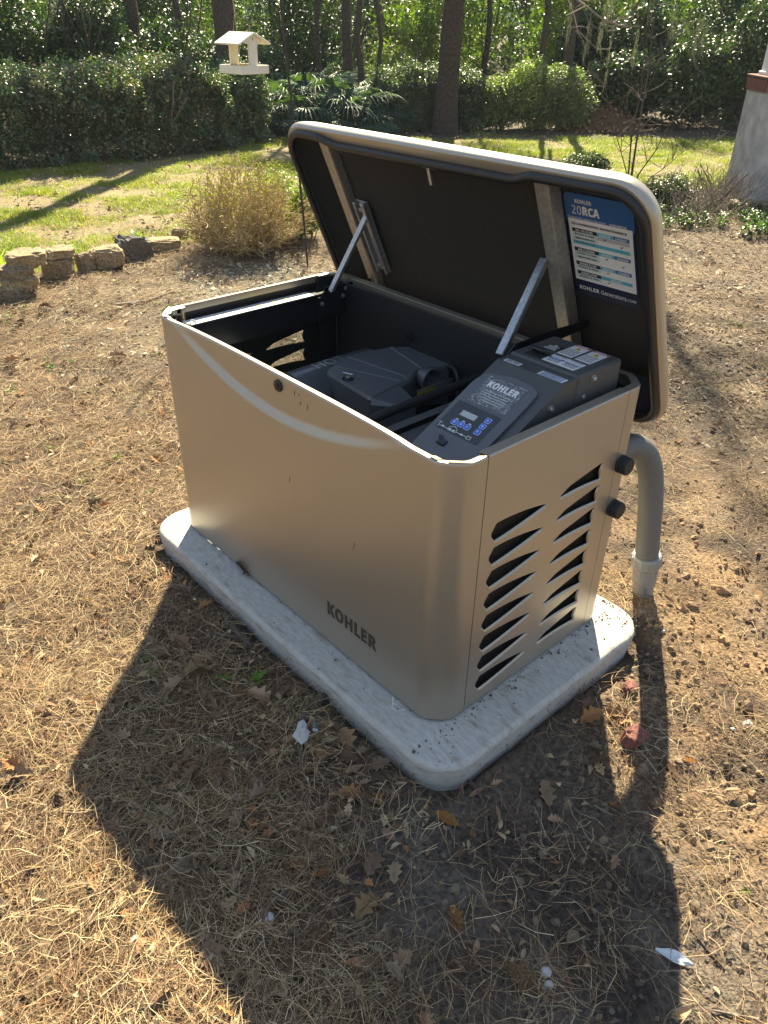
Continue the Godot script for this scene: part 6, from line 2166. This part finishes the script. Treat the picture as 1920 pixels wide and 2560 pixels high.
func build_garden() -> void:
	# twiggy shrub
	var t := thing("twiggy_shrub", "bare tan twiggy shrub in the bed behind the generator", "shrub", Vector3(-1.05, 0, -5.92))
	for part_k in 8:
		var g := Geo.new()
		for k in 34:
			var a := rnd(0, TAU)
			var el := rnd(0.12, 1.45)
			var reach := rnd(0.6, 1.12)
			var tip := Vector3(cos(a) * cos(el) * 0.50, 0.10 + 0.46 * sin(el), sin(a) * cos(el) * 0.46) * reach
			var root := Vector3(cos(a), 0, sin(a)) * rnd(0.0, 0.12)
			var path := PackedVector3Array()
			var rad := []
			for j in 8:
				var u := j / 7.0
				var p := root.lerp(tip, u) + Vector3(cos(a), 0, sin(a)) * 0.09 * sin(u * PI)
				p += Vector3(rnd(-1, 1), rnd(-0.6, 0.6), rnd(-1, 1)) * 0.017
				path.append(p)
				rad.append(0.0052 * (1.0 - 0.62 * u))
			g.tube(path, rad, 5, false)
			for j in 14:
				var at := path[2 + rng.randi() % 6]
				var d := (at - Vector3(0, 0.1, 0)).normalized()
				d = (d + Vector3(rnd(-1, 1), rnd(-0.4, 0.9), rnd(-1, 1)) * 1.3).normalized()
				var L := rnd(0.035, 0.095)
				g.tube(PackedVector3Array([at, at + d * L * 0.5 + Vector3(rnd(-1, 1), rnd(-1, 1), rnd(-1, 1)) * 0.008, at + d * L]), [0.0030, 0.0026, 0.0020], 4, false)
		part("stems", g, M.twig, t)
	var xf := []
	var cols := PackedColorArray()
	for k in 1100:
		var u := Vector3(rng.randfn(), 0, rng.randfn()).normalized() * rnd(0.1, 0.42)
		xf.append(Transform3D(Basis.from_euler(Vector3(rnd(-1, 1), rnd(0, 6), rnd(-1, 1))).scaled(Vector3.ONE * rnd(0.6, 1.2)), u + Vector3(0, rnd(0.25, 0.60), 0)))
		cols.append(jit(Color(0.30, 0.29, 0.07), 0.3))
	var bud := Geo.new()
	for k in 3: bud.leaf(Transform3D(Basis.from_euler(Vector3(rnd(-1.2, 0), k * 2.1, 0)), Vector3.ZERO), 0.016, 0.007)
	multi("buds", bud.mesh(), M.grass, xf, cols, t)
	var lf := [cluster(10, 0.034, 0.018, 0.035)]
	for q in [[-0.66, -6.30, 0.18, 0.40, 260, "yellow green leafy shrub right behind the twiggy one", [Color(0.30, 0.34, 0.06), Color(0.22, 0.28, 0.045), Color(0.36, 0.36, 0.10)]], [-1.0, -7.0, 0.35, 0.40, 260, "low yellow green plant behind the twiggy shrub", [Color(0.30, 0.34, 0.06), Color(0.24, 0.28, 0.05)]], [2.05, -8.75, 0.34, 0.32, 420, "small rounded dark green bush by the raised hood's corner", [Color(0.05, 0.07, 0.025), Color(0.075, 0.095, 0.035)]], [2.62, -7.75, 0.34, 0.26, 300, "low dark green bush beside the dry brush", [Color(0.045, 0.062, 0.025), Color(0.065, 0.08, 0.03)]]]:
		t = thing("small_bush", q[5], "bush", Vector3(q[0], 0, q[1]), 0.0, "small bushes in the beds")
		shrub_cloud(t, q[4], q[2], q[3], q[2], lf, M.foliage, q[6], 0.7, 0.02)
		stems(t, 6, q[3], 0.005, M.twig_grey)
	# sapling with bare dark stems
	t = thing("bare_sapling", "bare dark sapling with several upright stems at the right of the lawn", "sapling", Vector3(2.42, 0, -8.33))
	for q in [[Vector3(-0.05, 0, 0), Vector3(-0.10, 1.35, 0.05), 0.010], [Vector3(0.0, 0.05, 0), Vector3(-0.02, 1.60, -0.1), 0.013], [Vector3(0.02, 0.08, 0), Vector3(0.32, 0.75, 0.05), 0.008], [Vector3(-0.02, 0.10, 0), Vector3(-0.42, 0.95, 0.0), 0.006], [Vector3(0.03, 0.02, 0), Vector3(0.50, 0.48, 0.1), 0.006]]:
		var g := Geo.new()
		var a: Vector3 = q[0]
		var b: Vector3 = q[1]
		var path := PackedVector3Array()
		var rad := []
		for k in 7:
			path.append(a.lerp(b, k / 6.0) + Vector3(rnd(-0.015, 0.015), 0, rnd(-0.015, 0.015)))
			rad.append(q[2] * (1.0 - 0.75 * k / 6.0))
		g.tube(path, rad, 6)
		for k in range(2, 7):
			for j in 3:
				grow_twigs(g, path[k], Vector3(rnd(-1, 1), rnd(0.0, 1.0), rnd(-0.6, 0.6)).normalized(), rnd(0.10, 0.22), 0.0028, 1, 0.5, 0.1)
		part("stem", g, M.twig_dark, t)
	# dry brush
	for q in [[2.95, -7.45, 0.34, "heap of dry grey brush at the foot of the porch pier"], [2.62, -7.15, 0.26, "smaller heap of dry brush left of the larger one"], [3.20, -8.0, 0.30, "dry brush behind the larger heap"]]:
		t = thing("dry_brush", q[3], "brush", Vector3(q[0], 0, q[1]), 0.0, "dry brush by the porch pier")
		var g := Geo.new()
		for k in 46:
			var a := rnd(0, TAU)
			var lean := rnd(0.2, 1.6)
			grow_twigs(g, Vector3(rnd(-0.3, 0.3), 0.0, rnd(-0.2, 0.2)), Vector3(cos(a) * lean, 0.8, sin(a) * lean).normalized(), q[2] * 0.6, 0.0032, 2, 0.7, -0.02)
		part("twigs", g, M.twig_grey, t)
		g = Geo.new()
		for k in 5:
			var a := rnd(0, TAU)
			g.tube(PackedVector3Array([Vector3(rnd(-0.2, 0.2), 0, 0), Vector3(cos(a) * 0.25, q[2] * 1.1, sin(a) * 0.2)]), [0.006, 0.003], 5)
		part("dark_stem", g, M.twig_dark, t)
	# ground cover
	xf = []; cols = PackedColorArray()
	var gc := cluster(8, 0.050, 0.030, 0.04, -0.1)
	for k in 520:
		var p := Vector3(rnd(1.9, 4.4), 0.05, rnd(-7.35, -6.55))
		if n2.get_noise_2d(p.x * 3.0, p.z * 3.0) < -0.12 : continue
		p.y = rnd(0.02, 0.10)
		xf.append(Transform3D(Basis.from_euler(Vector3(rnd(-0.2, 0.2), rnd(0, 6), 0)).scaled(Vector3.ONE * rnd(0.7, 1.2)), p))
		cols.append(jit(pick([Color(0.075, 0.125, 0.035), Color(0.10, 0.15, 0.045), Color(0.055, 0.09, 0.03)]), 0.25))
	tag(multi("ground_cover", gc, M.foliage, xf, cols, self), "bright green ground cover in front of the dry brush", "ground cover")
	# tufts of long strap leaves at the left edge
	for q in [[-2.56, -5.15, 46, 0.30, "large clump of long green strap leaves behind the left stone stack"], [-2.30, -5.62, 14, 0.17, "thin clump of strap leaves right of the large one"], [-1.95, -6.2, 16, 0.10, "low green clump behind the dark jagged stone"]]:
		t = thing("strap_leaf_plant", q[4], "plant", Vector3(q[0], 0, q[1]))
		for k in q[2]:
			var g := Geo.new()
			var a := rnd(0, TAU)
			var L: float = q[3] * rnd(0.7, 1.25)
			var d := Vector3(cos(a), 0, sin(a))
			var o := d * rnd(0, 0.10)
			var path := PackedVector3Array()
			for j in 6:
				var u := j / 5.0
				path.append(o + d * L * 0.75 * u * u + Vector3(0, L * (1.25 * u - 0.6 * u * u), 0))
			g.ribbon(path, 0.011, Vector3(-sin(a), 0, cos(a)), Vector3.UP)
			part("blade", g, M.strap_leaf, t)
	# leaf mound at the back
	t = thing("leaf_mound", "low mound of reddish brown leaves at the back right of the lawn", "mound", Vector3(3.3, 0, -13.75))
	var rings := []
	for r in 7:
		var u := r / 6.0
		var ring := PackedVector3Array()
		for k in 26:
			var a := TAU * k / 26.0
			var rr := 0.72 * (1.0 - u) * (1.0 + 0.12 * n3.get_noise_2d(cos(a) * 4.0, sin(a) * 4.0 + u * 3.0))
			ring.append(Vector3(cos(a) * rr, 0.30 * sin(u * PI * 0.5) - 0.02, sin(a) * rr * 0.8))
		rings.append(ring)
	var mg := Geo.new()
	mg.loft(rings, true, Vector3.UP)
	part("heap", mg, M.leaf_brown, t)
	xf = []; cols = PackedColorArray()
	for k in 900:
		var a := rnd(0, TAU)
		var u := sqrt(rng.randf())
		xf.append(Transform3D(Basis.from_euler(Vector3(rnd(-0.8, 0.8), rnd(0, 6), rnd(-0.8, 0.8))).scaled(Vector3.ONE * rnd(0.05, 0.10)), Vector3(cos(a) * 0.95 * u, 0.30 * cos(minf(u * 1.3, 1.0) * PI * 0.5) + 0.01, sin(a) * 0.75 * u)))
		cols.append(jit(pick([Color(0.26, 0.15, 0.08), Color(0.34, 0.22, 0.13), Color(0.18, 0.10, 0.06)]), 0.3))
	var lm := Geo.new()
	lm.leaf(Transform3D(), 1.0, 0.5)
	multi("loose_leaves", lm.mesh(), M.needles, xf, cols, t)

func build_pier() -> void:
	var x0 := 3.325
	var x1 := 3.93
	var z0 := -7.82
	var z1 := -8.27
	var t := thing("porch_pier", "grey stuccoed porch pier with a brick cap and a white post at the right edge", "porch pier", Vector3(0, 0, 0))
	var g := Geo.new()
	g.slab(Vector3(x0, -0.1, z1), Vector3(x1, 0.955, z0), 0.012)
	part("stucco_body", g, M.stucco, t)
	g = Geo.new()
	g.slab(Vector3(x0 + 0.004, 0.9555, z1 + 0.004), Vector3(x1 - 0.004, 1.062, z0 - 0.004))
	var cap := part("brick_cap", g, M.mortar, t)
	# bricks on edge round the cap
	var y := 1.008
	var put := func(c: Vector3, s: Vector3) -> void:
		var b := Geo.new()
		b.box(Transform3D(Basis(), c + Vector3(rnd(-0.002, 0.002), 0, rnd(-0.002, 0.002))), s, 0.004)
		part("brick", b, M.brick, cap)
	for k in 2:
		put.call(Vector3(x0 + 0.03, y, z0 - 0.115 - 0.222 * k), Vector3(0.10, 0.092, 0.212))
	for k in 3:
		put.call(Vector3(x0 + 0.105 + 0.2 * k, y, z0 - 0.02), Vector3(0.19, 0.092, 0.07))
	g = Geo.new()
	g.slab(Vector3(x0 - 0.022, 1.0625, z1 - 0.02), Vector3(x1 + 0.02, 1.080, z0 + 0.02), 0.003)
	part("cap_course", g, M.brick, cap)
	g = Geo.new()
	g.slab(Vector3(x0 + 0.055, 1.081, z1 + 0.09), Vector3(x0 + 0.32, 2.7, z0 - 0.10), 0.006)
	part("white_post", g, M.white_paint, t)
	g = Geo.new()
	g.slab(Vector3(x0 + 0.04, 1.0808, z1 + 0.075), Vector3(x0 + 0.335, 1.11, z0 - 0.085), 0.004)
	part("post_base", g, M.white_paint, t)
	for q in [[3.33, -7.72, 0.26, "flat footing stone under the porch pier's left corner"], [3.62, -7.70, 0.30, "flat footing stone right of the one under the pier's corner"]]:
		g = Geo.new()
		g.rock(Vector3.ZERO, Vector3(q[2], 0.10, 0.18), rng, 0.12, 7, 10, 0.5)
		var o := part("footing_stone", g, M.stone, self)
		o.position = Vector3(q[0], 0.03, q[1])
		tag(o, q[3], "stone")

# ---------------------------------------------------------------- scene
func _ready() -> void:
	var cam := Camera3D.new()
	cam.name = "camera"
	cam.fov = 66.895
	cam.near = 0.05
	cam.far = 400.0
	cam.position = Vector3(0, CAM_H, 0)
	cam.rotation = Vector3(-0.574394, 0.0, 0.01721)
	add_child(cam)
	cam.current = true
	var env := Environment.new()
	var sky := Sky.new()
	var sm := ProceduralSkyMaterial.new()
	sm.sky_top_color = Color(0.72, 0.82, 0.96)
	sm.sky_horizon_color = Color(0.93, 0.945, 0.945)
	sm.sky_curve = 0.12
	sm.ground_bottom_color = Color(0.22, 0.18, 0.12)
	sm.ground_horizon_color = Color(0.55, 0.58, 0.55)
	sm.sky_energy_multiplier = 1.0
	sky.sky_material = sm
	env.background_mode = Environment.BG_SKY
	env.sky = sky
	env.background_energy_multiplier = 0.215
	env.tonemap_mode = Environment.TONE_MAPPER_LINEAR
	env.tonemap_exposure = 4.0
	env.fog_enabled = true
	env.fog_density = 0.0009
	env.fog_light_color = Color(0.86, 0.92, 0.96)
	env.sdfgi_enabled = true
	env.ssao_enabled = true
	env.ssil_enabled = true
	var we := WorldEnvironment.new()
	we.name = "world"
	we.environment = env
	add_child(we)
	var sun := DirectionalLight3D.new()
	sun.name = "sun"
	sun.light_energy = 1.6
	sun.light_color = Color(1.0, 0.945, 0.81)
	sun.light_angular_distance = 0.5
	sun.shadow_enabled = true
	sun.sky_mode = DirectionalLight3D.SKY_MODE_LIGHT_ONLY
	sun.basis = Basis.looking_at(Vector3(-0.1177, -1.0, 1.2118).normalized(), Vector3.UP)
	add_child(sun)
	rng.seed = 20240611
	n1.seed = 5; n1.frequency = 1.0; n1.fractal_octaves = 2
	n2.seed = 8; n2.frequency = 0.6; n2.fractal_octaves = 3
	n3.seed = 13; n3.frequency = 0.8; n3.fractal_octaves = 3
	build_materials()
	for q in [["palm", 0.065, 0.105, 0.080], ["palm_dark", 0.042, 0.075, 0.060]]:
		var m := mat(q[0], Color(q[1], q[2], q[3]), 0.55, 0.0, 0.25)
		m.backlight_enabled = true
		m.backlight = Color(0.25, 0.35, 0.12)
	var ms := mat("strap_leaf", Color(0.12, 0.20, 0.03), 0.4)
	ms.backlight_enabled = true
	ms.backlight = Color(0.7, 0.9, 0.2)
	build_ground()
	build_forest()
	build_hedges()
	build_palmettos()
	build_pier()
	build_pad()
	build_generator()
	build_conduit()
	build_feeder()
	build_stones()
	build_garden()
	build_moss()
	build_litter()
	build_fallen_leaves()
	build_debris()
